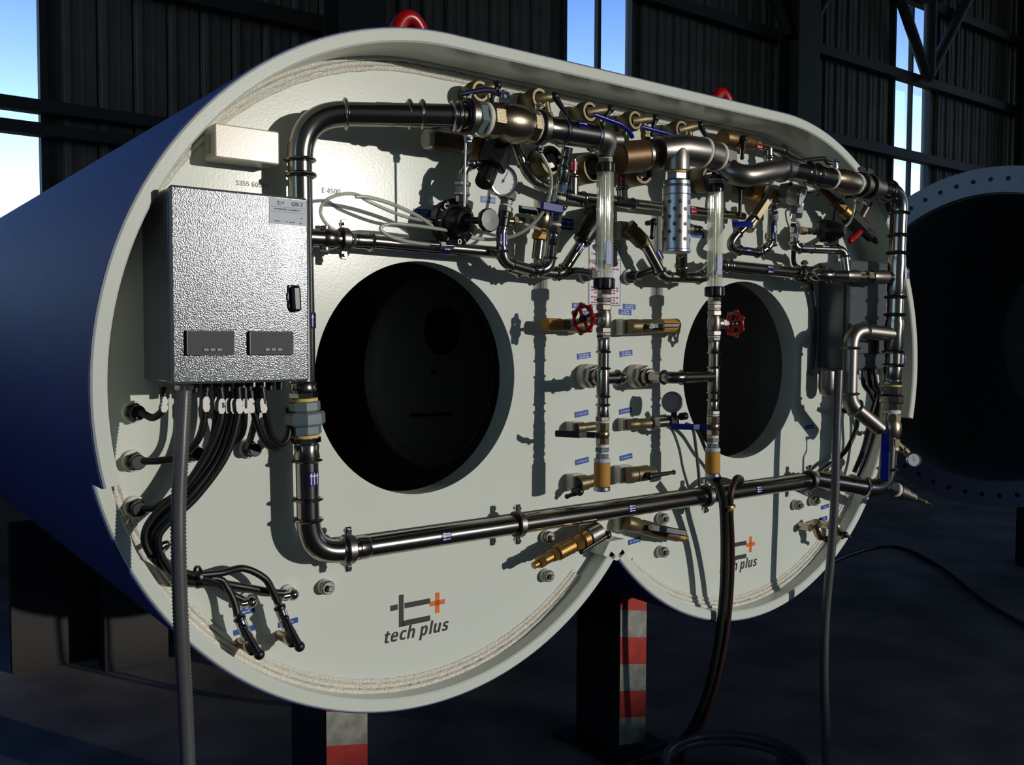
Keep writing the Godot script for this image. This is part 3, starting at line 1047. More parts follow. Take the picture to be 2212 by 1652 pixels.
func build_plate_details(ch: Node3D) -> void:
	blue_label(ch, Vector3(0.0014, 1.923, 0), 0.052, 0.019, ["15 - Sampler", "entry"])
	blue_label(ch, Vector3(0.2083, 1.976, 0), 0.048, 0.017, ["24 - Oxygen"])
	blue_label(ch, Vector3(0.3202, 1.93, 0), 0.03, 0.017, ["23 - Air"])
	blue_label(ch, Vector3(0.4863, 1.932, 0), 0.05, 0.032, ["31 - Valve", "to Chamber"])
	blue_label(ch, Vector3(0.5343, 1.7, 0), 0.05, 0.016, ["28 - Vanne"])
	blue_label(ch, Vector3(0.5633, 1.679, 0), 0.05, 0.016, ["27 - Vanne"])
	blue_label(ch, Vector3(0.7376, 1.702, 0), 0.052, 0.016, ["28 - Vanne", "Equilibrage"], -0.03)
	blue_label(ch, Vector3(0.7204, 1.685, 0), 0.052, 0.016, ["7 - Vanne", "Equilibrage"], -0.03)
	blue_label(ch, Vector3(0.5556, 1.554, 0), 0.053, 0.017, ["26 - Vanne", "Equilibrage"], 0.11)
	blue_label(ch, Vector3(0.7259, 1.56, 0), 0.053, 0.017, ["27 - Vanne", "Equilibrage"], 0.09)
	blue_label(ch, Vector3(0.5483, 1.384, 0), 0.053, 0.016, ["22 - Depth watch"], 0.12)
	blue_label(ch, Vector3(0.7263, 1.385, 0), 0.053, 0.016, ["21 - Depth watch"], 0.12)
	blue_label(ch, Vector3(0.5515, 1.244, 0), 0.053, 0.016, ["24 - Depth mtr"], 0.12)
	blue_label(ch, Vector3(0.7302, 1.243, 0), 0.053, 0.016, ["30 - Depth mtr"], 0.12)
	blue_label(ch, Vector3(0.7693, 0.9793, 0), 0.053, 0.015, ["32 - WC vent"], 0.1)
	blue_label(ch, Vector3(0.502, 0.9789, 0), 0.05, 0.015, ["33 - WC vent"], 0.1)
	blue_label(ch, Vector3(-0.4781, 0.9723, 0), 0.05, 0.014, ["Analysis"], 0.1)
	blue_label(ch, Vector3(-0.4785, 0.9292, 0), 0.05, 0.013, ["Analysis"], 0.1)
	blue_label(ch, Vector3(-0.3709, 0.9282, 0), 0.05, 0.013, ["Pressure"], 0.1)
	blue_label(ch, Vector3(1.652, 1.287, 0), 0.05, 0.015, ["20 - Pneu"], 0.02)
	blue_label(ch, Vector3(1.665, 0.9331, 0), 0.05, 0.016, ["18 - Air"], 0.1)
	blue_label(ch, Vector3(1.747, 0.9377, 0), 0.05, 0.016, ["17 - Air"], 0.1)
	blue_label(ch, Vector3(1.757, 0.9835, 0), 0.05, 0.014, ["16 - Air"], 0.1)
	blue_label(ch, Vector3(1.04, 1.941, 0), 0.06, 0.02, ["34 - Oxygen"])
	# notice behind the left sight tube
	var c := Vector3(0.6354, 1.797, 0)
	var mb := Mb.new()
	mb.box(Transform3D(Basis(), c + Vector3(0, 0, 0.0008)), Vector3(0.13, 0.192, 0.0014), 0.0003)
	var nt := part("warning_notice", mb, "notice", ch, "white notice with red lettering and a black frame")
	mb = Mb.new()
	for s in [-1, 1]:
		mb.box(Transform3D(Basis(), c + Vector3(0.0625 * s, 0, 0.0017)), Vector3(0.0018, 0.187, 0.0004), 0.0)
		mb.box(Transform3D(Basis(), c + Vector3(0, 0.0925 * s, 0.0017)), Vector3(0.126, 0.0018, 0.0004), 0.0)
	part("notice_frame", mb, "notice_black", nt)
	write("lettering", "PRECAUTION OF :", 0.0185, Transform3D(Basis(), c + Vector3(0, 0.033, 0.0016)), "notice_red", nt, 0.82)
	write("lettering", "For ", 0.012, Transform3D(Basis(), c + Vector3(-0.044, 0.057, 0.0016)), "notice_black", nt)
	mb = Mb.new()
	var rows := [[0.015, 0.05, -1], [-0.018, 0.04, 1], [-0.028, 0.035, 1], [-0.041, 0.05, 0], [-0.049, 0.054, 0], [-0.057, 0.045, 0], [-0.07, 0.052, 0], [-0.078, 0.046, 0], [-0.086, 0.052, 0], [0.007, 0.03, 1]]
	for q in rows:
		for k in 9:
			if absf(k - 4) * 0.012 <= q[1]: mb.box(Transform3D(Basis(), c + Vector3((k - 4) * 0.0125, q[0], 0.0017)), Vector3(0.0095, 0.0042, 0.0003), 0.0)
	part("small_print", mb, "notice_red", nt)
	mb = Mb.new()
	for k in 7: mb.box(Transform3D(Basis(), c + Vector3(0.046 - (k % 3) * 0.003, 0.083 - k * 0.0065, 0.0017)), Vector3(0.028 - (k % 3) * 0.006, 0.0022, 0.0003), 0.0)
	mb.box(Transform3D(Basis(Vector3.BACK, 0.5), c + Vector3(-0.042, 0.078, 0.0017)), Vector3(0.018, 0.014, 0.0003), 0.0)
	mb.box(Transform3D(Basis(Vector3.BACK, -0.4), c + Vector3(-0.032, 0.073, 0.0017)), Vector3(0.015, 0.02, 0.0003), 0.0)
	part("small_print", mb, "notice_black", nt)
	write("stencil", "E 4500", 0.017, Transform3D(Basis(), Vector3(-0.2542, 1.954, 0) + Vector3(0, 0, 0.0002)), "stamp", ch)
	write("stencil", "S355 60517", 0.015, Transform3D(Basis(), Vector3(-0.4499, 1.95, 0) + Vector3(0, 0, 0.0002)), "stamp", ch)
	build_logo(ch, Vector3(-0.0113, 0.9028, 0), 0.165)
	build_logo(ch, Vector3(1.27, 0.8937, 0), 0.165)
	for q in [Vector3(-0.2772, 1.001, 0), Vector3(0.4126, 1.038, 0), Vector3(0.4117, 0.9265, 0), Vector3(0.8805, 1.039, 0), Vector3(0.8822, 0.9325, 0), Vector3(1.572, 1.011, 0), Vector3(1.671, 1.016, 0)]: plug(ch, q)

# quarter-turn valve with a capped body, standing off the front plate
func plate_valve(label: String, cap: Vector3, far: Vector3, r: float, body_mat: String, open := false, extra := "", extra_len := 0.0, group := "valves on the front plate") -> Node3D:
	var t := thing("elbow_valve", label, "valve", Vector3(cap.x, cap.y, 0), group)
	var mb := Mb.new()
	mb.box(Transform3D(Basis(), Vector3(cap.x, cap.y, cap.z * 0.5 - r * 0.3)), Vector3(r * 2.1, r * 2.1, maxf(cap.z - r * 0.6, 0.01)), 0.004)
	part("mounting_block", mb, "cream_paint", t)
	var d := (far - cap).normalized()
	var l := cap.distance_to(far)
	var a := cap - d * r * 0.6
	mb = Mb.new()
	if open:
		mb.lathe(a, d, [Vector2(0, r * 0.72), Vector2(0, r), Vector2(l * 0.3, r), Vector2(l * 0.34, r * 0.8), Vector2(l * 0.7, r * 0.85), Vector2(l, r * 0.7), Vector2(l, 0), Vector2(l * 0.3, 0), Vector2(l * 0.28, r * 0.7), Vector2(0, r * 0.72)], 24)
	else:
		mb.lathe(a, d, [Vector2(0, 0), Vector2(0, r * 0.95), Vector2(r * 0.1, r), Vector2(l * 0.22, r), Vector2(l * 0.24, r * 0.86), Vector2(l * 0.3, r * 0.86), Vector2(l * 0.32, r * 0.95), Vector2(l * 0.75, r * 0.95), Vector2(l * 0.85, r * 0.78), Vector2(l, r * 0.72), Vector2(l, 0)], 24)
	part("valve_body", mb, body_mat, t)
	if extra != "":
		mb = Mb.new()
		mb.cyl(far - d * extra_len, far + d * 0.02, r * 0.92, 22)
		part("sleeve", mb, extra, t)
	return t

func ball_lever(t: Node3D, pivot: Vector3, tip: Vector3, m := "dark_handle") -> void:
	var mb := Mb.new()
	mb.ball(pivot, 0.0125)
	mb.cyl(pivot - Vector3(0, 0, 0.03), pivot, 0.008, 12)
	mb.tube([pivot, pivot.lerp(tip, 0.5), tip], [0.0095, 0.007, 0.0052], 10)
	mb.ball(tip, 0.0075, 10)
	part("lever", mb, m, t, "black ball lever")

func build_plate_valves() -> void:
	# the row under the hood
	var row := [
		[Vector3(0.1361, 2.239, 0.05), Vector3(0.1867, 2.262, 0.07), Vector3(0.169, 2.222, 0.07), "first brass elbow valve under the hood, behind the blue lever of the main valve"],
		[Vector3(0.3321, 2.252, 0.05), Vector3(0.3807, 2.264, 0.07), Vector3(0.4223, 2.199, 0.09), "second brass elbow valve under the hood, with a black lever hanging right"],
		[Vector3(0.5131, 2.243, 0.05), Vector3(0.5869, 2.26, 0.07), Vector3(0.5553, 2.213, 0.07), "third brass elbow valve under the hood, just above the left sight tube", [Vector3(0.4801, 2.22, 0.12), Vector3(0.5705, 2.205, 0.13), Vector3(0.6029, 2.192, 0.13), Vector3(0.6274, 2.178, 0.12)]],
		[Vector3(0.6911, 2.244, 0.05), Vector3(0.7687, 2.26, 0.07), Vector3(0.7559, 2.211, 0.07), "fourth brass elbow valve under the hood, above the brown strainer", [Vector3(0.6638, 2.212, 0.12), Vector3(0.756, 2.204, 0.13), Vector3(0.7872, 2.201, 0.13)]],
		[Vector3(0.8881, 2.244, 0.05), Vector3(0.9658, 2.268, 0.07), Vector3(0.9911, 2.208, 0.09), "fifth brass elbow valve under the hood, above the cast tee"]]
	for q in row:
		var t := thing("elbow_valve", q[3], "valve", Vector3(q[0].x, q[0].y, 0), "valves under the hood")
		var mb := Mb.new()
		mb.lathe(Vector3(q[0].x, q[0].y, 0), Vector3.BACK, [Vector2(0, 0.026), Vector2(0.03, 0.026), Vector2(0.034, 0.03), Vector2(0.06, 0.031), Vector2(0.068, 0.026), Vector2(0.068, 0.019), Vector2(0.055, 0.018), Vector2(0.055, 0)], 26)
		part("outlet_collar", mb, "olive_brass", t)
		mb = Mb.new()
		mb.tube([Vector3(q[0].x, q[0].y, 0.045), q[0].lerp(q[1], 0.5), q[1] - Vector3(0, 0, 0.012)], [0.02, 0.017, 0.014], 14)
		mb.tube([q[0].lerp(q[1], 0.45), q[0].lerp(q[1], 0.5) + Vector3(0.01, -0.05, 0.0)], 0.012, 12)
		mb.hex(q[0].lerp(q[1], 0.5) + Vector3(0.008, -0.04, 0), q[0].lerp(q[1], 0.5) + Vector3(0.012, -0.058, 0), 0.016)
		part("valve_body", mb, "olive_brass", t)
		ball_lever(t, q[1], q[2])
		if q.size() > 4:
			mb = Mb.new()
			mb.tube(q[4], 0.0065, 10)
			part("long_lever", mb, "blue_handle", t, "long blue lever")
	var t := thing("elbow_valve", "brown brass valve with red arrow sticker at the right end under the hood", "valve", Vector3(1.175, 2.267, 0), "valves under the hood")
	var mb := Mb.new()
	mb.lathe(Vector3(1.094, 2.248, 0.05), Vector3(1.279, 2.251, 0.05) - Vector3(1.094, 2.248, 0.05), [Vector2(0, 0), Vector2(0, 0.028), Vector2(0.004, 0.03), Vector2(0.05, 0.03), Vector2(0.055, 0.024), Vector2(0.12, 0.026), Vector2(0.16, 0.018), Vector2(0.16, 0)], 24)
	part("valve_body", mb, "dark_brass", t)
	mb = Mb.new()
	mb.cyl(Vector3(1.184, 2.265, 0), Vector3(1.131, 2.251, 0.045), 0.022)
	part("mounting_block", mb, "cream_paint", t)
	ball_lever(t, Vector3(1.158, 2.248, 0.085), Vector3(1.144, 2.186, 0.09))
	run(t, [Vector3(1.279, 2.251, 0.05), Vector3(1.402, 2.246, 0.05), Vector3(1.518, 2.221, 0.05)], 0.0155, 0.05)
	arrows(t, Vector3(1.26, 2.241, 0.05), Vector3.LEFT, 0.018, Vector3(-0.5, 0.2, 1), "red_label", 2, 0.03)
	mb = Mb.new()
	mb.cyl(Vector3(1.327, 2.245, 0.05), Vector3(1.329, 2.196, 0.05), 0.016)
	bead(mb, Vector3(1.328, 2.214, 0.05), Vector3.UP, 0.016)
	part("tee_branch", mb, "steel", t)
	# two columns beside the sight tubes
	t = plate_valve("brass valve with yellow sleeve behind the left red handwheel", Vector3(0.5079, 1.641, 0.055), Vector3(0.3849, 1.642, 0.055), 0.02, "olive_brass", true, "bronze_filter", 0.035)
	t = plate_valve("capped valve with yellow and brown sleeve right of the left sight tube", Vector3(0.7033, 1.64, 0.05), Vector3(0.8632, 1.646, 0.06), 0.023, "olive_brass", false, "bronze_filter", 0.05)
	lever(t, Vector3(0.7479, 1.641, 0.075), Vector3(-0.3, 0.1, 1), Vector3.RIGHT, 0.09, "dark_handle")
	t = plate_valve("small open valve behind the black lever of the left sight tube", Vector3(0.5021, 1.348, 0.045), Vector3(0.5744, 1.353, 0.06), 0.016, "olive_brass", true)
	t = plate_valve("small capped valve carrying the dark-faced gauge", Vector3(0.7094, 1.347, 0.04), Vector3(0.8357, 1.349, 0.06), 0.017, "olive_brass")
	mb = Mb.new()
	mb.hex(Vector3(0.7786, 1.348, 0.055), Vector3(0.8045, 1.348, 0.055), 0.021)
	mb.cyl(Vector3(0.8045, 1.348, 0.055), Vector3(0.8459, 1.349, 0.058), 0.016)
	part("union_nut", mb, "steel", t)
	mb = Mb.new()
	mb.box(Transform3D(Basis(), Vector3(0.8642, 1.353, 0.06)), Vector3(0.04, 0.032, 0.035), 0.004)
	mb.cyl(Vector3(0.8658, 1.358, 0.07), Vector3(0.8546, 1.388, 0.08), 0.009)
	mb.cyl(Vector3(0.9055, 1.363, 0.06), Vector3(0.9306, 1.364, 0.06), 0.012)
	part("manifold_block", mb, "black_plastic", t)
	var g := thing("pressure_gauge", "dark-faced round gauge on the manifold between the sight tubes", "gauge", Vector3(0.8474, 1.381, 0.085))
	gauge(g, Vector3(0.8089, 1.415, 0.115), Vector3(-0.85, 0.12, 0.8), 0.031, 0.032, true, 1.5)
	t = plate_valve("open elbow valve behind the yellow end of the left sight tube", Vector3(0.5099, 1.189, 0.05), Vector3(0.5982, 1.197, 0.06), 0.022, "olive_brass", true)
	ball_lever(t, Vector3(0.4908, 1.167, 0.06), Vector3(0.4696, 1.151, 0.03))
	t = plate_valve("capped elbow valve with a ball lever pointing right, lowest of its column", Vector3(0.7018, 1.196, 0.05), Vector3(0.8058, 1.2, 0.06), 0.025, "olive_brass")
	ball_lever(t, Vector3(0.7447, 1.193, 0.085), Vector3(0.8506, 1.196, 0.085))
	t = plate_valve("capped elbow valve low between the lobes with a flat grey lever", Vector3(0.701, 1.049, 0.045), Vector3(0.9123, 0.9834, 0.06), 0.024, "olive_brass")
	lever(t, Vector3(0.7583, 1.035, 0.07), Vector3(-0.3, 0.15, 1), Vector3(1, -0.25, 0), 0.12, "dark_handle", 0.02)
	mb = Mb.new()
	mb.hex(Vector3(0.8954, 0.9885, 0.06), Vector3(0.925, 0.9804, 0.06), 0.014)
	mb.cyl(Vector3(0.925, 0.9804, 0.06), Vector3(0.9421, 0.9753, 0.06), 0.009)
	part("vent_screw", mb, "brass", t)
	# brass relief valve pointing down left
	t = thing("relief_valve", "stepped brass relief valve slanting down left below the long pipe", "valve", Vector3(0.5774, 1.036, 0))
	mb = Mb.new()
	mb.cyl(Vector3(0.5736, 1.043, 0), Vector3(0.5202, 1.059, 0.06), 0.026)
	part("mounting_boss", mb, "cream_paint", t)
	pile(t, Vector3(0.5534, 1.049, 0.075), Vector3(0.3034, 0.9841, 0.085), 0, 100, [["valve_head", 0, 20, 0.029, "c", "steel_dull"], ["body", 20, 30, 0.027, "c", "brass"], ["body", 30, 42, 0.025, "h", "brass"], ["body", 42, 66, 0.022, "c", "brass"], ["neck", 66, 74, 0.019, "h", "brass"], ["neck", 74, 86, 0.015, "c", "brass"], ["tip", 86, 93, 0.017, "h", "brass"], ["tip", 93, 100, 0.010, "c", "brass"]])
	ball_lever(t, Vector3(0.563, 1.04, 0.1), Vector3(0.4644, 1.004, 0.1))
	# sampling valves at the lower left
	for q in [[Vector3(-0.5161, 0.9888, 0.06), Vector3(-0.4875, 0.9036, 0.075), Vector3(-0.4786, 0.8975, 0.09), Vector3(-0.5131, 0.9644, 0.09), "left of the two slanting sampling valves under the black cable bundle"], [Vector3(-0.4215, 0.9991, 0.06), Vector3(-0.3927, 0.9031, 0.075), Vector3(-0.3825, 0.8965, 0.09), Vector3(-0.4146, 0.9677, 0.09), "right of the two slanting sampling valves under the black cable bundle"]]:
		t = thing("sampling_valve", q[4], "valve", q[1], "sampling valves")
		pile(t, q[0], q[1], 0, 100, [["connector", 0, 10, 0.009, "h", "steel"], ["ring", 10, 17, 0.014, "c", "black_plastic"], ["sensor_body", 17, 58, 0.0125, "c", "steel_bright"], ["hex_neck", 58, 68, 0.013, "h", "steel_bright"], ["valve_body", 68, 100, 0.0165, "v", "nickel"]])
		ball_lever(t, q[2], q[3])
		mb = Mb.new()
		var e: Vector3 = q[1]
		mb.cyl(Vector3(e.x, e.y, 0), Vector3(e.x, e.y, e.z), 0.012)
		part("mounting_stub", mb, "nickel", t)
	for q in [[Vector3(1.603, 0.9297, 0.05), Vector3(1.66, 0.8858, 0.05), Vector3(1.696, 0.8696, 0.08), "small nickel drain valve beside the right conduit, lever to the right"], [Vector3(1.718, 0.9248, 0.05), Vector3(1.774, 0.8889, 0.05), Vector3(1.796, 0.8774, 0.08), "small nickel drain valve half hidden behind the right conduit"]]:
		t = thing("drain_valve", q[3], "valve", q[0], "drain valves")
		pile(t, q[0] + Vector3(0.02, 0.02, 0), q[1], 0, 100, [["cap", 0, 30, 0.02, "c", "nickel"], ["valve_body", 30, 100, 0.017, "v", "nickel"]])
		mb = Mb.new()
		mb.cyl(Vector3(q[0].x, q[0].y, 0), q[0], 0.014)
		part("mounting_stub", mb, "nickel", t)
		ball_lever(t, q[1] + Vector3(0, 0, 0.025), q[2])

func sight_tube(label: String, a: Vector3, b: Vector3, wheel_side: float) -> void:
	var t := thing("sight_tube", label, "flow meter", b)
	var S := "steel"
	pile(t, a, b, 345, 1060, [
		["cap_nut", 332, 341, 0.021, "c", "black_plastic"], ["thread_tape", 341, 344, 0.019, "c", "tape"], ["adapter", 344, 353, 0.0205, "o", "steel_dull"], ["ribbed_nut", 352, 373, 0.026, "r", "black_plastic"],
		["glass_tube", 372, 599, 0.0235, "g", "tube_glass"], ["inner_tube", 373, 598, 0.0125, "g", "tube_glass"], ["float_rod", 374, 597, 0.0025, "c", "steel_bright"], ["float", 560, 578, 0.009, "c", "steel_dull"],
		["ribbed_nut", 598, 622, 0.03, "r", "black_plastic"], ["adapter", 622, 634, 0.0205, "o", S], ["thread_tape", 634, 641, 0.0195, "c", "tape"], ["hex_nut", 641, 650, 0.022, "h", S], ["thread_tape", 650, 655, 0.0185, "c", "tape"],
		["valve_end", 655, 668, 0.0225, "h", "steel_dull"], ["valve_body", 666, 708, 0.0205, "v", "steel_dull"], ["valve_end", 704, 716, 0.0225, "h", "steel_dull"], ["thread_tape", 716, 721, 0.019, "c", "tape"], ["hex_nut", 721, 728, 0.0205, "h", S],
		["socket", 728, 754, 0.0165, "s", S], ["press_bead", 754, 760, 0.0168, "b", S], ["pipe", 757, 795, 0.0152, "c", S], ["press_bead", 790, 796, 0.0168, "b", S], ["tee", 795, 852, 0.0172, "s", S], ["press_bead", 851, 857, 0.0168, "b", S],
		["pipe", 855, 874, 0.0152, "c", S], ["press_bead", 869, 875, 0.0168, "b", S], ["socket", 874, 897, 0.0165, "s", S], ["hex_nut", 897, 907, 0.021, "h", "steel_dull"], ["thread_tape", 907, 911, 0.0185, "c", "tape"],
		["valve_end", 911, 928, 0.0195, "o", "nickel"], ["ball_valve", 927, 945, 0.0195, "v", "nickel"], ["valve_end", 944, 958, 0.0195, "o", "nickel"], ["thread_tape", 958, 965, 0.0175, "c", "tape"], ["hex_nut", 965, 974, 0.021, "h", "grey_plastic"], ["thread_tape", 974, 979, 0.016, "c", "tape"],
		["adapter", 978, 988, 0.0185, "o", "grey_plastic"], ["sleeve", 988, 998, 0.0228, "c", "sticker"], ["bronze_filter", 997, 1050, 0.0228, "c", "bronze_filter"], ["end_cap", 1049, 1060, 0.0232, "c", "aluminium"]])
	var d := (b - a) / (1060.0 - 345.0)
	# globe valve bonnet and handwheel
	var v := a + d * (687.0 - 345.0)
	var side := Vector3(wheel_side, 0, 0.12).normalized()
	pile(t, v, v + side * 0.085, 0, 85, [["bonnet", 8, 26, 0.0175, "c", "steel_dull"], ["bonnet_nut", 26, 42, 0.0165, "h", "steel_dull"], ["gland_nut", 42, 52, 0.0115, "h", "steel_dull"], ["spindle", 52, 85, 0.005, "c", "steel_dull"]])
	handwheel(t, v + side * 0.083, side, 0.041)
	# blue scale label on the glass
	var q := a + d * (545.0 - 345.0)
	var mb := Mb.new()
	mb.box(frame(q + Vector3(-0.006, 0, 0.0236), Vector3(-0.2, 0, 1)), Vector3(0.017, 0.062, 0.0012), 0.0003)
	var lab := part("scale_label", mb, "blue_label", t, "blue upright label on the glass")
	write("lettering", "26 - Vanne ventilation", 0.0062, Transform3D(frame(q + Vector3(-0.006, 0, 0.0246), Vector3(-0.2, 0, 1)).basis * Basis(Vector3.BACK, PI / 2), q + Vector3(-0.0061, 0, 0.0246)), "label_print", lab)
	# lever of the ball valve
	var w := a + d * (936.0 - 345.0)
	lever(t, w + Vector3(-0.018, 0, 0.004), Vector3(-0.25, 0, 0.2), Vector3(-0.6, 0.02, -0.75) if wheel_side < 0 else Vector3(-0.9, 0.0, -1.2), 0.115, "dark_handle" if wheel_side < 0 else "blue_handle", 0.018, 0.014)
	# branch to the boss on the plate
	var tee := a + d * (815.0 - 345.0)
	var boss := Vector3(0.558, 1.494, 0) if wheel_side < 0 else Vector3(0.758, 1.499, 0)
	run(t, [tee, Vector3(boss.x, tee.y, tee.z), Vector3(boss.x, tee.y, 0.06)], 0.0165, 0.035)
	mb = Mb.new()
	mb.cyl(Vector3(boss.x, tee.y, 0.0), Vector3(boss.x, tee.y, 0.035), 0.036, 30)
	part("plate_boss", mb, "cream_paint", t)
	mb = Mb.new()
	mb.hex(Vector3(boss.x, tee.y, 0.035), Vector3(boss.x, tee.y, 0.055), 0.034)
	mb.cyl(Vector3(boss.x, tee.y, 0.055), Vector3(boss.x, tee.y, 0.075), 0.025)
	part("hex_adapter", mb, "steel_dull", t)

func build_main_pipes() -> void:
	# left riser, upper bend and the long pipe along the bottom
	var t := thing("main_pipe", "thick stainless pipe rising behind the left cabinet and bending right at the top", "pipe", Vector3(-0.3584, 1.474, 0.07))
	run(t, [Vector3(-0.3595, 1.479, 0.07), Vector3(-0.3668, 2.109, 0.07), Vector3(-0.0183, 2.132, 0.185), Vector3(0.0062, 2.133, 0.19)], 0.0275, 0.11)
	for q in [[Vector3(-0.3632, 1.971, 0.07), Vector3.UP], [Vector3(-0.1217, 2.129, 0.142), Vector3(-0.0183, 2.132, 0.185) - Vector3(-0.1217, 2.129, 0.142)], [Vector3(-0.0934, 2.13, 0.154), Vector3(-0.0183, 2.132, 0.185) - Vector3(-0.1217, 2.129, 0.142)]]:
		var mb := Mb.new()
		bead(mb, q[0], q[1], 0.0285, 0.007)
		part("press_bead", mb, "steel", t)
	arrows(t, Vector3(-0.1775, 2.126, 0.118), Vector3(-0.0183, 2.132, 0.185) - Vector3(-0.2448, 2.125, 0.09), 0.0276, Vector3(-0.35, 0.55, 1), "navy_label", 2, 0.036)
	arrows(t, Vector3(-0.3596, 1.642, 0.07), Vector3.UP, 0.0277, Vector3(0.5, 0, 0.6), "navy_label", 2, 0.036)
	var a := Vector3(-0.3594, 1.49, 0.07)
	var b := Vector3(-0.3534, 1.355, 0.07)
	pile(t, a, b, 836, 962, [["socket", 824, 846, 0.031, "s", "steel"], ["hex_nut", 846, 860, 0.033, "h", "steel"], ["thread_tape", 860, 867, 0.031, "c", "yellow_tape"], ["union_end", 866, 889, 0.036, "o", "grey_plastic"], ["union_nut", 889, 918, 0.046, "o", "grey_plastic"], ["union_end", 917, 939, 0.036, "o", "grey_plastic"], ["thread_tape", 938, 945, 0.031, "c", "yellow_tape"], ["hex_nut", 944, 958, 0.034, "h", "steel_bright"]])
	t = thing("main_pipe", "long stainless pipe running low across the plate from the left bend", "pipe", Vector3(-0.348, 1.098, 0.07))
	run(t, [Vector3(-0.3533, 1.362, 0.07), Vector3(-0.348, 1.098, 0.07), Vector3(1.551, 1.107, 0.07)], 0.0262, 0.085)
	pile(t, Vector3(-0.3533, 1.362, 0.07), Vector3(-0.348, 1.098, 0.07), 955, 1200, [["socket", 957, 992, 0.0285, "s", "steel"], ["press_bead", 990, 998, 0.0285, "b", "steel"], ["press_bead", 1074, 1082, 0.0285, "b", "steel"]])
	arrows(t, Vector3(-0.3515, 1.28, 0.07), Vector3.UP, 0.0264, Vector3(0.2, 0, 1), "navy_label", 3, 0.034)
	var ax := Vector3.RIGHT
	for q in [Vector3(-0.2481, 1.1, 0.07), Vector3(0.2602, 1.101, 0.07), Vector3(1.015, 1.105, 0.07), Vector3(1.559, 1.108, 0.07)]: clamp_on(t, q, ax, 0.0265)
	for q in [Vector3(0.0149, 1.1, 0.07), Vector3(0.6665, 1.103, 0.07), Vector3(1.251, 1.105, 0.07)]: arrows(t, q, Vector3.LEFT, 0.0264, Vector3(-0.4, 0.1, 1), "navy_label", 3, 0.03)
	var mb := Mb.new()
	mb.lathe(Vector3(-0.2259, 1.099, 0.07), ax, [Vector2(0, 0.0262), Vector2(0.002, 0.029), Vector2(0.026, 0.0285), Vector2(0.03, 0.0262)], 24)
	part("socket", mb, "steel", t)
	# right: up from the long pipe, over the top and back to the cast tee
	t = thing("main_pipe", "thick stainless riser at the right edge of the chamber", "pipe", Vector3(1.847, 1.161, 0.2))
	run(t, [Vector3(1.589, 1.111, 0.075), Vector3(1.833, 1.062, 0.2), Vector3(1.856, 1.395, 0.2), Vector3(1.877, 2.129, 0.2), Vector3(1.674, 2.134, 0.205)], 0.0295, 0.07)
	mb = Mb.new()
	mb.tube([Vector3(1.618, 1.108, 0.08), Vector3(1.765, 1.077, 0.115)], 0.0305, 22)
	bead(mb, Vector3(1.654, 1.101, 0.088), Vector3(1.765, 1.077, 0.115) - Vector3(1.618, 1.108, 0.08), 0.0305)
	bead(mb, Vector3(1.749, 1.08, 0.112), Vector3(1.765, 1.077, 0.115) - Vector3(1.618, 1.108, 0.08), 0.0305)
	part("tee", mb, "steel_dull", t)
	mb = Mb.new()
	mb.tube([Vector3(1.68, 1.096, 0.095), Vector3(1.755, 1.101, 0.05), Vector3(1.841, 1.096, 0)], 0.02, 14)
	part("tee_branch", mb, "steel_dull", t)
	var lo := Vector3(1.851, 1.203, 0.2)
	var up := Vector3(1.873, 2.059, 0.2)
	pile(t, lo, up, 975, 460, [["hex_nut", 984, 972, 0.03, "h", "steel_bright"], ["thread_tape", 972, 964, 0.031, "c", "tape"], ["valve_end", 964, 945, 0.034, "o", "nickel"], ["valve_body", 946, 905, 0.038, "v", "nickel"], ["valve_end", 910, 893, 0.034, "o", "nickel"], ["thread_tape", 893, 884, 0.033, "c", "tape"], ["union_end", 885, 868, 0.036, "o", "steel"], ["union_nut", 870, 852, 0.043, "o", "steel"], ["union_end", 852, 834, 0.035, "o", "steel"], ["thread_tape", 834, 830, 0.032, "c", "yellow_tape"], ["hex_nut", 830, 822, 0.034, "h", "steel"],
		["socket", 820, 790, 0.0312, "s", "steel"], ["press_bead", 792, 784, 0.0315, "b", "steel"], ["press_bead", 763, 755, 0.0315, "b", "steel"], ["tee", 757, 690, 0.0325, "s", "steel"], ["press_bead", 683, 675, 0.0315, "b", "steel"], ["press_bead", 645, 637, 0.0315, "b", "steel"], ["socket", 637, 555, 0.0312, "s", "steel"], ["press_bead", 550, 542, 0.0315, "b", "steel"], ["press_bead", 512, 504, 0.0315, "b", "steel"]])
	arrows(t, Vector3(1.886, 1.842, 0.2), Vector3.UP, 0.0325, Vector3(0.1, 0, 1), "navy_label", 2, 0.036)
	arrows(t, Vector3(1.88, 1.537, 0.2), Vector3.UP, 0.03, Vector3(0.1, 0, 1), "navy_label", 2, 0.036)
	lever(t, Vector3(1.777, 1.284, 0.225), Vector3(-0.9, 0, 0.6), Vector3(0, -1, 0), 0.17, "blue_handle", 0.03, 0.03)
	# gauge and drain on the right riser
	var g := thing("pressure_gauge", "white-faced gauge at the far right edge beside the blue lever", "gauge", Vector3(1.953, 1.179, 0.2))
	pile(g, Vector3(1.889, 1.234, 0.2), Vector3(1.968, 1.174, 0.215), 0, 100, [["nipple", 0, 40, 0.012, "h", "nickel"], ["elbow", 40, 70, 0.016, "c", "nickel"], ["stem", 70, 110, 0.011, "h", "nickel"]])
	gauge(g, Vector3(1.947, 1.17, 0.24), Vector3(-0.75, 0.1, 0.9), 0.026, 0.02, false, -0.25)
	var dn := thing("drain_nozzle", "stainless nozzle with a thin tip sticking out at the lower right", "nozzle", Vector3(1.806, 1.081, 0.2))
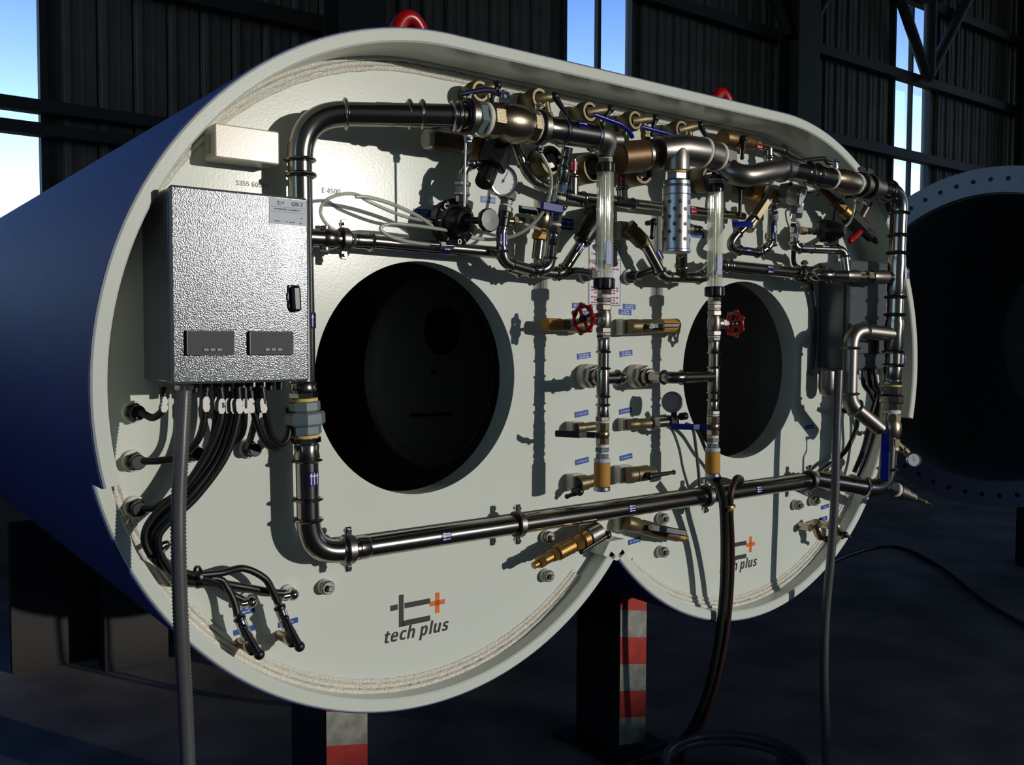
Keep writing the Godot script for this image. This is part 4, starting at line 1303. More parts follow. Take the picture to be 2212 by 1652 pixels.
	pile(dn, Vector3(1.805, 1.089, 0.2), Vector3(2.091, 0.9891, 0.23), 0, 100, [["hex_nut", 6, 24, 0.028, "h", "steel_bright"], ["thread_tape", 24, 30, 0.026, "c", "tape"], ["bush", 30, 46, 0.025, "c", "steel_dull"], ["reducer", 46, 62, 0.018, "c", "steel_dull"], ["thread_tape", 62, 65, 0.012, "c", "tape"], ["tip_body", 65, 84, 0.01, "h", "steel_bright"], ["tip_ring", 84, 88, 0.0085, "c", "brass"], ["tip", 88, 100, 0.003, "c", "steel_bright"]])
	# bypass bend in front of the right cabinet
	t = thing("bypass_pipe", "dull stainless bypass bend curving in front of the right cabinet", "pipe", Vector3(1.611, 1.34, 0.2))
	run(t, [Vector3(1.864, 1.625, 0.2), Vector3(1.648, 1.64, 0.165), Vector3(1.646, 1.384, 0.165), Vector3(1.783, 1.29, 0.2)], 0.0262, 0.06, "steel_dull")
	arrows(t, Vector3(1.606, 1.487, 0.205), Vector3.UP, 0.0265, Vector3(0.25, 0, 1), "navy_label", 2, 0.034)
	# top right run
	t = thing("main_pipe", "stainless run at the upper right with a ball valve and two black clamps", "pipe", Vector3(1.229, 2.139, 0.2))
	var bend := curve([Vector3(0.9484, 2.126, 0.19), Vector3(0.9485, 2.101, 0.215), Vector3(0.9816, 2.091, 0.24), Vector3(1.068, 2.11, 0.245), Vector3(1.159, 2.13, 0.235), Vector3(1.242, 2.136, 0.225)], 6)
	mb = Mb.new()
	mb.tube(bend, 0.0325, 22)
	bead(mb, Vector3(1.153, 2.129, 0.236), Vector3(1.242, 2.136, 0.225) - Vector3(1.153, 2.129, 0.236), 0.032)
	part("elbow", mb, "steel_dull", t)
	var p0 := Vector3(1.186, 2.133, 0.232)
	var p1 := Vector3(1.732, 2.132, 0.202)
	pile(t, p0, p1, 1700, 1895, [["pipe", 1700, 1776, 0.0315, "c", "steel"], ["press_bead", 1734, 1740, 0.0315, "b", "steel"], ["press_bead", 1752, 1758, 0.0315, "b", "steel"], ["socket", 1756, 1788, 0.034, "s", "steel"], ["thread_tape", 1786, 1792, 0.036, "c", "tape"], ["ball_valve", 1790, 1842, 0.0405, "v", "nickel"], ["thread_tape", 1840, 1845, 0.037, "c", "tape"], ["pipe", 1844, 1900, 0.0345, "c", "steel_dull"]])
	arrows(t, Vector3(1.232, 2.135, 0.226), p0 - p1, 0.0317, Vector3(-0.2, 0.5, 1), "navy_label", 2, 0.034)
	for u in [Vector3(1.619, 2.133, 0.208), Vector3(1.672, 2.132, 0.206)]: clamp_on(t, u, p1 - p0, 0.0345, Vector3(0, 1, 0.1))
	mb = Mb.new()
	mb.cyl(Vector3(1.498, 2.171, 0.19), Vector3(1.494, 2.201, 0.19), 0.013)
	mb.hex(Vector3(1.494, 2.195, 0.19), Vector3(1.494, 2.205, 0.19), 0.02, 8)
	part("valve_stem", mb, "steel_bright", t)
	mb = Mb.new()
	mb.tube([Vector3(1.489, 2.194, 0.19), Vector3(1.465, 2.192, 0.185), Vector3(1.444, 2.205, 0.185), Vector3(1.374, 2.193, 0.19), Vector3(1.252, 2.167, 0.2)], [0.007, 0.008, 0.008, 0.0075, 0.006], 10)
	part("lever", mb, "dark_handle", t, "long black valve lever")
	# header along the top: clamps, ball valve, pipe, elbow down to the left sight tube
	t = thing("main_valve", "large nickel ball valve with blue lever in the top header", "valve", Vector3(0.108, 2.136, 0.19))
	p0 = Vector3(0.0062, 2.134, 0.19)
	p1 = Vector3(0.4462, 2.141, 0.19)
	pile(t, p0, p1, 1006, 1300, [["socket", 1003, 1024, 0.034, "c", "steel"], ["hex_nut", 1022, 1040, 0.038, "h", "grey_plastic"], ["thread_tape", 1038, 1047, 0.041, "c", "tape"], ["valve_end", 1046, 1070, 0.044, "o", "nickel"], ["valve_body", 1068, 1132, 0.048, "v", "nickel"], ["valve_end", 1128, 1144, 0.044, "o", "nickel"], ["thread_tape", 1143, 1147, 0.04, "c", "tape"], ["adapter", 1147, 1164, 0.037, "o", "nickel"]])
	mb = Mb.new()
	mb.hex(Vector3(0.1163, 2.178, 0.19), Vector3(0.1163, 2.192, 0.19), 0.016)
	mb.cyl(Vector3(0.1163, 2.191, 0.19), Vector3(0.1162, 2.212, 0.19), 0.011)
	mb.hex(Vector3(0.1162, 2.202, 0.19), Vector3(0.1162, 2.207, 0.19), 0.017)
	part("valve_stem", mb, "steel_bright", t)
	mb = Mb.new()
	mb.box(frame(Vector3(0.1176, 2.203, 0.19), Vector3(0.1, 1, 0), Vector3(-1, 0.1, 0.1)), Vector3(0.022, 0.05, 0.005), 0.001)
	mb.tube([Vector3(0.1049, 2.202, 0.19), Vector3(0.081, 2.207, 0.192), Vector3(0.0554, 2.203, 0.195), Vector3(-0.0153, 2.181, 0.2)], [0.007, 0.0075, 0.0075, 0.006], 10)
	part("lever", mb, "navy_handle", t, "dark blue valve lever")
	t = thing("header_pipe", "short stainless header pipe with arrow sticker between two clamps at the top", "pipe", Vector3(0.3323, 2.139, 0.19))
	clamp_on(t, Vector3(0.0143, 2.134, 0.19), p1 - p0, 0.034)
	clamp_on(t, Vector3(0.2335, 2.138, 0.19), p1 - p0, 0.0355)
	pile(t, p0, p1, 1006, 1300, [["socket", 1164, 1204, 0.034, "s", "steel"], ["press_bead", 1204, 1210, 0.0325, "b", "steel"], ["tee", 1206, 1285, 0.0335, "c", "steel"], ["press_bead", 1278, 1284, 0.033, "b", "steel"]])
	arrows(t, Vector3(0.3546, 2.142, 0.19), p1 - p0, 0.034, Vector3(-0.2, 0.6, 1), "navy_label", 1, 0.034)
	mb = Mb.new()
	mb.tube(curve([Vector3(0.413, 2.141, 0.19), Vector3(0.4495, 2.139, 0.19), Vector3(0.4678, 2.126, 0.185), Vector3(0.4747, 2.099, 0.176)], 5), [0.034, 0.034, 0.034, 0.034, 0.034, 0.034, 0.033, 0.032, 0.031, 0.03, 0.028, 0.026, 0.024, 0.022, 0.021, 0.02], 20)
	mb.cyl(Vector3(0.471, 2.139, 0.185), Vector3(0.5154, 2.143, 0.185), 0.022)
	part("end_elbow", mb, "steel_dull", t)
	# brown strainer, cast tee and perforated silencer
	t = thing("strainer", "brown cylindrical strainer left of the cast tee", "strainer", Vector3(0.6534, 2.116, 0.13))
	pile(t, Vector3(0.554, 2.108, 0.13), Vector3(0.7553, 2.145, 0.15), 0, 100, [["strainer_body", 2, 48, 0.045, "c", "dark_brass"], ["strainer_ring", 48, 56, 0.041, "c", "steel_dull"], ["strainer_body", 56, 74, 0.044, "c", "dark_brass"], ["sealing_ring", 74, 80, 0.046, "c", "tape"]])
	t = thing("cast_tee", "grey cast steel tee joining the header to the silencer", "fitting", Vector3(0.7705, 2.14, 0.19))
	mb = Mb.new()
	mb.tube([Vector3(0.6869, 2.137, 0.17), Vector3(0.751, 2.148, 0.19), Vector3(0.8493, 2.15, 0.19)], 0.043, 24)
	mb.tube(curve([Vector3(0.7356, 2.152, 0.19), Vector3(0.7309, 2.115, 0.195), Vector3(0.7314, 2.085, 0.195)], 4), 0.036, 22)
	part("tee_body", mb, "steel_dull", t)
	pile(t, Vector3(0.8393, 2.15, 0.19), Vector3(0.9624, 2.142, 0.185), 0, 100, [["thread_tape", -4, 6, 0.0455, "c", "tape"], ["sleeve", 6, 54, 0.042, "c", "steel_dull"], ["thread_tape", 52, 62, 0.044, "c", "tape"], ["end_nut", 62, 100, 0.041, "o", "steel_dull"]])
	t = thing("silencer", "perforated aluminium silencer hanging below the cast tee", "silencer", Vector3(0.7241, 1.852, 0.195))
	var s0 := Vector3(0.7314, 2.088, 0.195)
	var s1 := Vector3(0.7241, 1.852, 0.195)
	s1 = Vector3(s0.x, s1.y, s0.z)
	pile(t, s0, s1, 366, 545, [["thread_tape", 366, 375, 0.027, "c", "yellow_tape"], ["hex_nut", 374, 390, 0.03, "h", "aluminium"], ["cap", 390, 402, 0.039, "c", "aluminium"], ["cap_ring", 402, 424, 0.0405, "c", "aluminium"], ["base_plate", 538, 546, 0.042, "c", "aluminium"]])
	var hgt := (s0.y - s1.y) * (540.0 - 422.0) / (545.0 - 366.0)
	var mid := Vector3(s0.x, lerpf(s0.y, s1.y, (481.0 - 366.0) / 179.0), s0.z)
	mb = Mb.new()
	mb.cyl(mid - Vector3(0, hgt * 0.5, 0), mid + Vector3(0, hgt * 0.5, 0), 0.04, 48, 0.001)
	var shell := part("perforated_shell", mb, "aluminium", t)
	for i in 3:
		for k in 8:
			for half in 2:
				var an := TAU * (k + half * 0.5) / 8 + 0.25
				var dir := Vector3(sin(an), 0, cos(an))
				var hc := mid + dir * 0.0398 + Vector3(0, hgt * (0.36 - 0.27 * i - 0.135 * half), 0)
				mb = Mb.new()
				mb.lathe(hc, dir, [Vector2(0.0009, 0), Vector2(0.0009, 0.005), Vector2(0.0004, 0.0058)], 14)
				part("perforation", mb, "dark_brass", shell)

func build_small_pipes() -> void:
	var t: Node3D
	var mb: Mb
	# left supply pipe from the riser
	t = thing("supply_pipe", "slim stainless supply pipe from the left riser above the left manhole", "pipe", Vector3(-0.3299, 1.833, 0.07))
	pile(t, Vector3(-0.3584, 1.831, 0.07), Vector3(-0.1649, 1.834, 0.065), 655, 815, [["tee_branch", 660, 700, 0.021, "c", "steel"], ["coupling", 690, 722, 0.025, "v", "steel"], ["coupling", 718, 735, 0.021, "s", "steel"], ["pipe", 735, 765, 0.0185, "c", "steel"], ["hex_nut", 752, 762, 0.021, "h", "steel"], ["socket", 762, 800, 0.019, "s", "steel"], ["press_bead", 796, 803, 0.0195, "b", "steel"]])
	run(t, [Vector3(-0.1837, 1.834, 0.065), Vector3(0.1938, 1.829, 0.065)], 0.0158, 0.03)
	clamp_on(t, Vector3(-0.2556, 1.833, 0.067), Vector3.RIGHT, 0.0185)
	mb = Mb.new()
	mb.cyl(Vector3(-0.3043, 1.848, 0.07), Vector3(-0.3043, 1.861, 0.07), 0.011)
	mb.cyl(Vector3(-0.3045, 1.818, 0.07), Vector3(-0.3046, 1.803, 0.07), 0.012)
	part("test_plugs", mb, "steel_dull", t)
	arrows(t, Vector3(0.0243, 1.83, 0.065), Vector3.RIGHT, 0.0159, Vector3(-0.2, -0.2, 1), "navy_label", 1, 0.026)
	# loop from the gauge stand to the middle
	t = thing("loop_pipe", "stainless loop below the round gauge rising to the blue-handled valve", "pipe", Vector3(0.1832, 1.809, 0.1))
	run(t, [Vector3(0.1725, 1.873, 0.11), Vector3(0.1773, 1.8, 0.11), Vector3(0.279, 1.784, 0.105), Vector3(0.3362, 1.789, 0.105), Vector3(0.3359, 1.89, 0.12), Vector3(0.3357, 1.962, 0.135), Vector3(0.3433, 2.106, 0.17)], 0.0148, 0.035)
	arrows(t, Vector3(0.1711, 1.857, 0.11), Vector3.DOWN, 0.0165, Vector3(-0.1, 0, 1), "navy_label", 2, 0.036)
	pile(t, Vector3(0.3362, 1.865, 0.118), Vector3(0.3433, 2.106, 0.17), 520, 318, [["socket", 528, 505, 0.0165, "s", "steel"], ["hex_nut", 500, 488, 0.018, "h", "steel_bright"], ["thread_tape", 486, 480, 0.017, "c", "tape"], ["hex_nut", 478, 462, 0.016, "h", "steel_bright"], ["ball_valve", 462, 438, 0.0175, "v", "nickel"], ["thread_tape", 430, 422, 0.018, "c", "tape"], ["union", 415, 396, 0.018, "o", "steel_bright"], ["socket", 392, 366, 0.0165, "s", "steel"], ["press_bead", 362, 356, 0.0165, "b", "steel"], ["press_bead", 344, 338, 0.0165, "b", "steel"]])
	mb = Mb.new()
	mb.box(Transform3D(Basis(Vector3.BACK, -0.06), Vector3(0.2952, 1.945, 0.165)), Vector3(0.07, 0.024, 0.012), 0.003)
	part("lever", mb, "blue_handle", t, "blue valve handle")
	mb = Mb.new()
	mb.ball(Vector3(0.3405, 1.948, 0.16), 0.008)
	mb.cyl(Vector3(0.3509, 1.953, 0.14), Vector3(0.3373, 1.948, 0.16), 0.006)
	part("lever_screw", mb, "steel_bright", t)
	t = thing("loop_pipe", "lower stainless loop running to the black valve left of the notice", "pipe", Vector3(0.2438, 1.789, 0.07))
	run(t, [Vector3(0.1947, 1.826, 0.07), Vector3(0.2469, 1.787, 0.07), Vector3(0.408, 1.782, 0.07), Vector3(0.4877, 1.884, 0.075)], 0.0152, 0.04)
	arrows(t, Vector3(0.4648, 1.854, 0.074), Vector3(0.4877, 1.884, 0.075) - Vector3(0.408, 1.782, 0.07), 0.0155, Vector3(-0.3, 0, 1), "navy_label", 2, 0.03)
	t = thing("black_valve", "matt black angle valve behind the left sight tube", "valve", Vector3(0.5951, 1.933, 0))
	mb = Mb.new()
	mb.cyl(Vector3(0.5948, 1.96, 0), Vector3(0.5272, 1.946, 0.075), 0.034)
	mb.tube([Vector3(0.5325, 1.947, 0.075), Vector3(0.5004, 1.911, 0.08), Vector3(0.4748, 1.875, 0.078)], [0.032, 0.03, 0.024], 18)
	mb.hex(Vector3(0.4935, 1.901, 0.08), Vector3(0.4748, 1.875, 0.078), 0.028)
	part("valve_body", mb, "black_plastic", t)
	mb = Mb.new()
	mb.ball(Vector3(0.5756, 1.952, 0.09), 0.013)
	part("valve_knob", mb, "black_plastic", t)
	# manifold pipe across behind the sight tubes
	t = thing("manifold_pipe", "slim manifold pipe with red arrow stickers crossing behind both sight tubes", "pipe", Vector3(0.4704, 2.009, 0.05))
	run(t, [Vector3(0.2502, 2.134, 0.055), Vector3(0.3041, 2.036, 0.055), Vector3(0.4279, 2.005, 0.05), Vector3(1.204, 2.007, 0.05)], 0.0132, 0.09)
	for q in [[Vector3(0.4653, 2.002, 0.05), Vector3(0.466, 2.106, 0.05), 0.0165], [Vector3(0.6586, 2.003, 0.05), Vector3(0.6539, 2.078, 0.05), 0.0155]]:
		mb = Mb.new()
		mb.tube([q[0], q[0].lerp(q[1], 0.55)], q[2], 18)
		bead(mb, q[0].lerp(q[1], 0.55), q[1] - q[0], q[2])
		mb.tube([q[0] + Vector3(-0.032, 0.004, 0), q[0] + Vector3(0.04, -0.001, 0)], q[2] * 1.02, 18)
		bead(mb, q[0] + Vector3(0.038, -0.001, 0), Vector3.RIGHT, q[2])
		part("tee", mb, "steel", t)
		mb = Mb.new()
		mb.tube([q[0].lerp(q[1], 0.5), q[1]], q[2] * 0.72, 14)
		part("pipe", mb, "steel", t)
		arrows(t, q[0].lerp(q[1], 0.82), Vector3.UP, q[2] * 0.74, Vector3(-0.4, 0, 1), "red_label", 2, 0.03)
	arrows(t, Vector3(0.9508, 2.005, 0.05), Vector3.LEFT, 0.0134, Vector3(-0.4, 0.1, 1), "red_label", 2, 0.026)
	arrows(t, Vector3(1.186, 2.005, 0.05), Vector3.LEFT, 0.0134, Vector3(-0.4, 0.1, 1), "red_label", 2, 0.02)
	t = thing("capped_port", "small dark capped port right of the perforated silencer", "valve", Vector3(1.024, 1.954, 0))
	pile(t, Vector3(0.9333, 1.947, 0.04), Vector3(0.9919, 1.947, 0.06), 0, 100, [["body", 0, 45, 0.018, "c", "olive_brass"], ["ring", 45, 70, 0.015, "r", "black_plastic"], ["cap", 70, 100, 0.013, "v", "dark_handle"]])
	mb = Mb.new()
	mb.cyl(Vector3(0.9896, 1.955, 0), Vector3(0.9405, 1.947, 0.045), 0.014)
	part("mounting_stub", mb, "cream_paint", t)
	# round black pots on the plate behind the header
	for q in [[Vector3(0.382, 2.092, 0.03), "round dark check valve under the header left of the red arrows"], [Vector3(0.5359, 2.09, 0.03), "round dark check valve under the header just left of the left sight tube"], [Vector3(0.7337, 2.103, 0.03), "round dark check valve below the brown strainer"], [Vector3(1.031, 2.112, 0.03), "round dark check valve below the right end of the cast tee"]]:
		t = thing("check_valve", q[1], "valve", Vector3(q[0].x, q[0].y, 0), "round check valves behind the header")
		mb = Mb.new()
		mb.lathe(Vector3(q[0].x, q[0].y, 0), Vector3.BACK, [Vector2(0, 0.042), Vector2(0.055, 0.042), Vector2(0.06, 0.038), Vector2(0.06, 0.03), Vector2(0.04, 0.028), Vector2(0.04, 0)], 30)
		part("valve_body", mb, "olive_brass", t)
		mb = Mb.new()
		mb.hex(Vector3(q[0].x, q[0].y, 0.04), Vector3(q[0].x, q[0].y, 0.056), 0.024)
		part("centre_plug", mb, "steel_dull", t)
	# bronze filter behind the main pipe
	t = thing("intake_filter", "brown cylindrical filter with pale end cap behind the top pipe", "filter", Vector3(0.0976, 2.118, 0))
	pile(t, Vector3(-0.0275, 2.097, 0.06), Vector3(0.1738, 2.102, 0.06), 0, 100, [["end_cap", 0, 8, 0.024, "c", "cream_paint"], ["filter_body", 8, 52, 0.0245, "c", "dark_brass"], ["ring", 52, 58, 0.022, "c", "steel_dull"], ["ring", 58, 66, 0.024, "c", "tape"], ["valve_body", 66, 100, 0.026, "h", "brass"]])
	t = thing("hanging_rod", "thin upright rod hanging from the header clamp", "rod", Vector3(0.0163, 1.929, 0.17))
	mb = Mb.new()
	mb.cyl(Vector3(0.0097, 2.101, 0.185), Vector3(0.0095, 1.92, 0.18), 0.0032, 10)
	part("rod", mb, "steel", t)
	# black actuator and chrome elbow
	t = thing("actuator_valve", "matt black knobbed actuator left of the round gauge", "valve", Vector3(0.1539, 2.056, 0.1))
	pile(t, Vector3(0.1743, 2.111, 0.1), Vector3(0.1009, 1.99, 0.13), 0, 100, [["housing", 0, 60, 0.036, "c", "black_plastic"], ["housing", 20, 66, 0.041, "o", "black_plastic"], ["knob", 66, 100, 0.024, "r", "black_plastic"]])
	mb = Mb.new()
	mb.tube(curve([Vector3(0.1119, 2.047, 0.11), Vector3(0.0841, 2.044, 0.105), Vector3(0.0664, 2.032, 0.1), Vector3(0.0608, 2.013, 0.1)], 5), 0.012, 14)
	mb.ball(Vector3(0.0812, 2.042, 0.105), 0.0165)
	part("chrome_elbow", mb, "steel_bright", t)
	# pressure regulator with knob and the stack above it
	t = thing("pressure_regulator", "round black pressure regulator with a faceted black knob", "regulator", Vector3(0.1024, 1.908, 0))
	pile(t, Vector3(0.0608, 2.015, 0.1), Vector3(0.0587, 1.946, 0.095), 376, 436, [["fitting", 376, 392, 0.013, "c", "grey_plastic"], ["hex_nut", 392, 402, 0.021, "h", "steel_dull"], ["union", 402, 418, 0.018, "o", "grey_plastic"], ["hex_nut", 416, 422, 0.021, "h", "steel_dull"], ["nipple", 422, 438, 0.0155, "o", "steel"]])
	var c := Vector3(0.0531, 1.897, 0.07)
	mb = Mb.new()
	mb.lathe(c - Vector3(0, 0, 0.03), Vector3.BACK, [Vector2(0, 0), Vector2(0, 0.05), Vector2(0.006, 0.058), Vector2(0.036, 0.06), Vector2(0.04, 0.056), Vector2(0.042, 0.045), Vector2(0.046, 0.038), Vector2(0.046, 0)], 40)
	part("regulator_body", mb, "black_plastic", t)
	mb = Mb.new()
	for k in 12:
		var a := TAU * k / 12
		mb.box(frame(c + Vector3(cos(a) * 0.052, sin(a) * 0.052, 0.008), Vector3.BACK, Vector3(cos(a), sin(a), 0)), Vector3(0.006, 0.012, 0.008), 0.002)
	mb.lathe(c + Vector3(0, 0, 0.014), Vector3.BACK, [Vector2(0, 0.04), Vector2(0.008, 0.037), Vector2(0.03, 0.03), Vector2(0.036, 0.022), Vector2(0.038, 0)], 32)
	part("bonnet", mb, "black_plastic", t)
	for q in [[0.006, 0.049, "O"], [-0.036, 0.036, "C"], [0.006, -0.05, "O"]]:
		write("lettering", q[2], 0.018, Transform3D(Basis(), c + Vector3(q[0], q[1], 0.0165)), "white_print", t)
	mb = Mb.new()
	mb.cyl(c + Vector3(0, 0, 0.05), Vector3(0.0891, 1.894, 0.165), 0.009)
	part("spindle", mb, "black_plastic", t)
	mb = Mb.new()
	mb.lathe(Vector3(0.0884, 1.895, 0.16), Vector3.BACK, [Vector2(0, 0), Vector2(0, 0.026), Vector2(0.004, 0.03), Vector2(0.014, 0.03), Vector2(0.018, 0.027), Vector2(0.0185, 0)], 11, true)
	part("knob", mb, "dark_handle", t, "faceted dark grey knob")
	mb = Mb.new()
	mb.cyl(Vector3(0.0094, 1.895, 0.06), Vector3(-0.0179, 1.894, 0.06), 0.008)
	mb.hex(Vector3(0.0094, 1.895, 0.06), Vector3(-0.0029, 1.894, 0.06), 0.013)
	part("hose_port", mb, "black_plastic", t)
	mb = Mb.new()
	mb.cyl(Vector3(c.x, c.y, 0), c, 0.02)
	part("mounting_stub", mb, "steel_dull", t)
	# gauge above the loop pipe
	var g := thing("pressure_gauge", "white-faced round gauge with steel case near the top left valves", "gauge", Vector3(0.193, 1.952, 0.11))
	gauge(g, Vector3(0.1571, 2.003, 0.14), Vector3(-0.18, -0.1, 1), 0.0385, 0.04, false, 0.5)
	pile(g, Vector3(0.1891, 1.984, 0.115), Vector3(0.1725, 1.872, 0.11), 412, 506, [["hex_nut", 412, 431, 0.0245, "h", "grey_plastic"], ["stem", 430, 442, 0.0155, "o", "steel_dull"], ["thread_tape", 442, 446, 0.016, "c", "tape"], ["nipple", 446, 458, 0.0175, "o", "steel_dull"], ["block", 457, 490, 0.0165, "c", "black_plastic"], ["ring", 490, 496, 0.0165, "c", "steel"], ["pipe", 495, 508, 0.0155, "c", "steel"]])
	mb = Mb.new()
	mb.hex(Vector3(0.2068, 1.908, 0.11), Vector3(0.2219, 1.908, 0.11), 0.014)
	mb.cyl(Vector3(0.1858, 1.907, 0.11), Vector3(0.2158, 1.907, 0.11), 0.009)
	mb.cyl(Vector3(0.2189, 1.907, 0.11), Vector3(0.2341, 1.907, 0.11), 0.007)
	part("side_port", mb, "nickel", g)
	mb = Mb.new()
	mb.ball(Vector3(0.1723, 1.915, 0.13), 0.005)
	part("bleed_screw", mb, "steel_bright", g)
	# nickel stack between, seen under the header
	t = thing("nickel_stack", "nickel fitting stack behind the blue-handled valve", "fitting", Vector3(0.3863, 1.865, 0))
	pile(t, Vector3(0.3529, 1.953, 0.055), Vector3(0.3384, 1.82, 0.05), 455, 560, [["valve_body", 455, 492, 0.03, "v", "nickel"], ["nipple", 490, 506, 0.018, "o", "brass"], ["hex_nut", 504, 518, 0.022, "h", "brass"], ["pipe", 518, 560, 0.016, "c", "steel"]])
	mb = Mb.new()
	mb.box(frame(Vector3(0.2859, 1.943, 0.095), Vector3(-0.1, 0.1, 1), Vector3(1, -0.05, 0)), Vector3(0.02, 0.085, 0.004), 0.001)
	part("lever", mb, "dark_handle", t)
	mb = Mb.new()
	mb.cyl(Vector3(0.3974, 1.944, 0), Vector3(0.3571, 1.935, 0.05), 0.018)
	part("mounting_stub", mb, "cream_paint", t)
	# elbow valve and loop below the silencer
	t = thing("loop_pipe", "stainless loop below the perforated silencer passing behind the right sight tube", "pipe", Vector3(0.8545, 1.796, 0.1))
	run(t, [Vector3(0.7357, 1.882, 0.07), Vector3(0.8046, 1.791, 0.075), Vector3(0.9646, 1.795, 0.085), Vector3(1.035, 1.845, 0.07), Vector3(1.089, 1.84, 0.065)], 0.0165, 0.04)
	pile(t, Vector3(0.8358, 1.859, 0.12), Vector3(0.8748, 1.794, 0.085), 548, 598, [["pipe", 548, 572, 0.0175, "c", "steel"], ["press_bead", 570, 576, 0.0175, "b", "steel"], ["socket", 575, 600, 0.0175, "s", "steel"]])
	arrows(t, Vector3(0.779, 1.854, 0.072), Vector3(0.7357, 1.882, 0.07) - Vector3(0.8046, 1.791, 0.075), 0.0168, Vector3(-0.1, 0, 1), "navy_label", 1, 0.03)
	t = plate_valve("brown elbow valve slanting down beside the perforated silencer", Vector3(0.6917, 1.926, 0.05), Vector3(0.7553, 1.869, 0.07), 0.026, "olive_brass", false, "", 0.0, "valves beside the silencer")
	ball_lever(t, Vector3(0.7474, 1.949, 0.09), Vector3(0.7403, 1.905, 0.09))
	t = thing("black_hose", "short black hose entering the plate left of the notice", "hose", Vector3(0.5784, 1.796, 0))
	mb = Mb.new()
	mb.tube(curve([Vector3(0.3964, 1.771, 0.07), Vector3(0.4509, 1.793, 0.075), Vector3(0.5284, 1.791, 0.05), Vector3(0.5549, 1.79, 0)], 6), 0.0095, 12)
	part("sheath", mb, "black_rubber", t)
	gland(t, Vector3(0.5549, 1.79, 0), Vector3.UP, 0.016)
	t = thing("black_hose", "short black hose entering the plate right of the notice", "hose", Vector3(0.7383, 1.789, 0))
	mb = Mb.new()
	mb.tube(curve([Vector3(0.7131, 1.79, 0.02), Vector3(0.7236, 1.79, 0.035), Vector3(0.752, 1.804, 0.055), Vector3(0.7955, 1.819, 0.07)], 6), 0.0095, 12)
	part("sheath", mb, "black_rubber", t)
	gland(t, Vector3(0.7325, 1.792, 0), Vector3.UP, 0.016)
	# slim pipe above the right manhole
	t = thing("supply_pipe", "slim stainless supply pipe crossing above the right manhole to the right riser", "pipe", Vector3(1.529, 1.833, 0.07))
	run(t, [Vector3(1.076, 1.841, 0.065), Vector3(1.514, 1.832, 0.075), Vector3(1.453, 1.821, 0.17), Vector3(1.858, 1.828, 0.195)], 0.0195, 0.03)
	for u in [[Vector3(1.088, 1.84, 0.066), 0.023], [Vector3(1.117, 1.84, 0.066), 0.0215]]:
		mb = Mb.new()
		bead(mb, u[0], Vector3.RIGHT, 0.019)
		part("press_bead", mb, "steel", t)
	clamp_on(t, Vector3(1.503, 1.831, 0.075), Vector3.RIGHT, 0.0205)
	arrows(t, Vector3(1.3, 1.835, 0.07), Vector3.LEFT, 0.0197, Vector3(-0.4, 0.1, 1), "navy_label", 2, 0.034)
	pile(t, Vector3(1.623, 1.825, 0.181), Vector3(1.817, 1.828, 0.193), 1840, 1915, [["socket", 1825, 1850, 0.021, "s", "steel_dull"], ["hex_nut", 1850, 1862, 0.021, "h", "nickel"], ["hex_nut", 1868, 1880, 0.022, "h", "nickel"], ["socket", 1880, 1912, 0.0245, "s", "steel_dull"]])
	# right group: loop with blue handle, white stack, gauge, regulator
	t = thing("loop_pipe", "thin stainless loop with arrow sticker at the right below the top run", "pipe", Vector3(1.157, 1.885, 0.08))
	run(t, [Vector3(1.225, 2.093, 0.14), Vector3(1.209, 2.016, 0.11), Vector3(1.059, 1.892, 0.09), Vector3(1.237, 1.888, 0.09), Vector3(1.281, 1.914, 0.1), Vector3(1.275, 2.034, 0.11)], 0.0135, 0.03)
	arrows(t, Vector3(1.167, 1.891, 0.09), Vector3.RIGHT, 0.0138, Vector3(-0.3, 0, 1), "navy_label", 1, 0.026)
	pile(t, Vector3(1.291, 1.907, 0.1), Vector3(1.27, 2.07, 0.12), 535, 425, [["hex_nut", 532, 527, 0.017, "h", "steel_bright"], ["pipe", 527, 475, 0.0145, "c", "steel_bright"], ["ring", 475, 465, 0.0165, "c", "grey_plastic"], ["hex_nut", 463, 455, 0.016, "h", "steel_bright"], ["union", 452, 442, 0.0185, "o", "steel_bright"], ["nipple", 440, 430, 0.015, "h", "steel_bright"]])
	arrows(t, Vector3(1.28, 1.977, 0.107), Vector3.UP, 0.0147, Vector3(0.2, 0, 1), "navy_label", 1, 0.045)
	mb = Mb.new()
	mb.box(frame(Vector3(1.109, 1.968, 0.125), Vector3(-0.3, 0.6, 1), Vector3(1, -0.08, 0)), Vector3(0.022, 0.075, 0.008), 0.003)
	part("lever", mb, "blue_handle", t, "blue valve handle")
	mb = Mb.new()
	mb.hex(Vector3(1.224, 2.054, 0.125), Vector3(1.183, 1.996, 0.112), 0.019)
	mb.cyl(Vector3(1.203, 2.002, 0.1), Vector3(1.165, 1.959, 0.1), 0.02)
	part("valve_body", mb, "nickel", t)
	t = thing("isolating_valve", "brown valve with a long hanging black lever behind the right sight tube", "valve", Vector3(1.297, 2.125, 0))
	pile(t, Vector3(1.165, 2.098, 0.05), Vector3(1.381, 2.088, 0.05), 0, 100, [["valve_body", 0, 30, 0.022, "h", "olive_brass"], ["sleeve", 30, 100, 0.027, "c", "bronze_filter"]])
	mb = Mb.new()
	mb.cyl(Vector3(1.249, 2.108, 0), Vector3(1.188, 2.096, 0.05), 0.02)
	part("mounting_stub", mb, "cream_paint", t)
	mb = Mb.new()
	mb.cyl(Vector3(1.176, 2.105, 0.06), Vector3(1.127, 2.098, 0.1), 0.02)
	mb.tube([Vector3(1.133, 2.096, 0.095), Vector3(1.126, 2.051, 0.1), Vector3(1.125, 1.995, 0.1)], [0.009, 0.006, 0.0055], 10)
	part("lever", mb, "black_plastic", t)
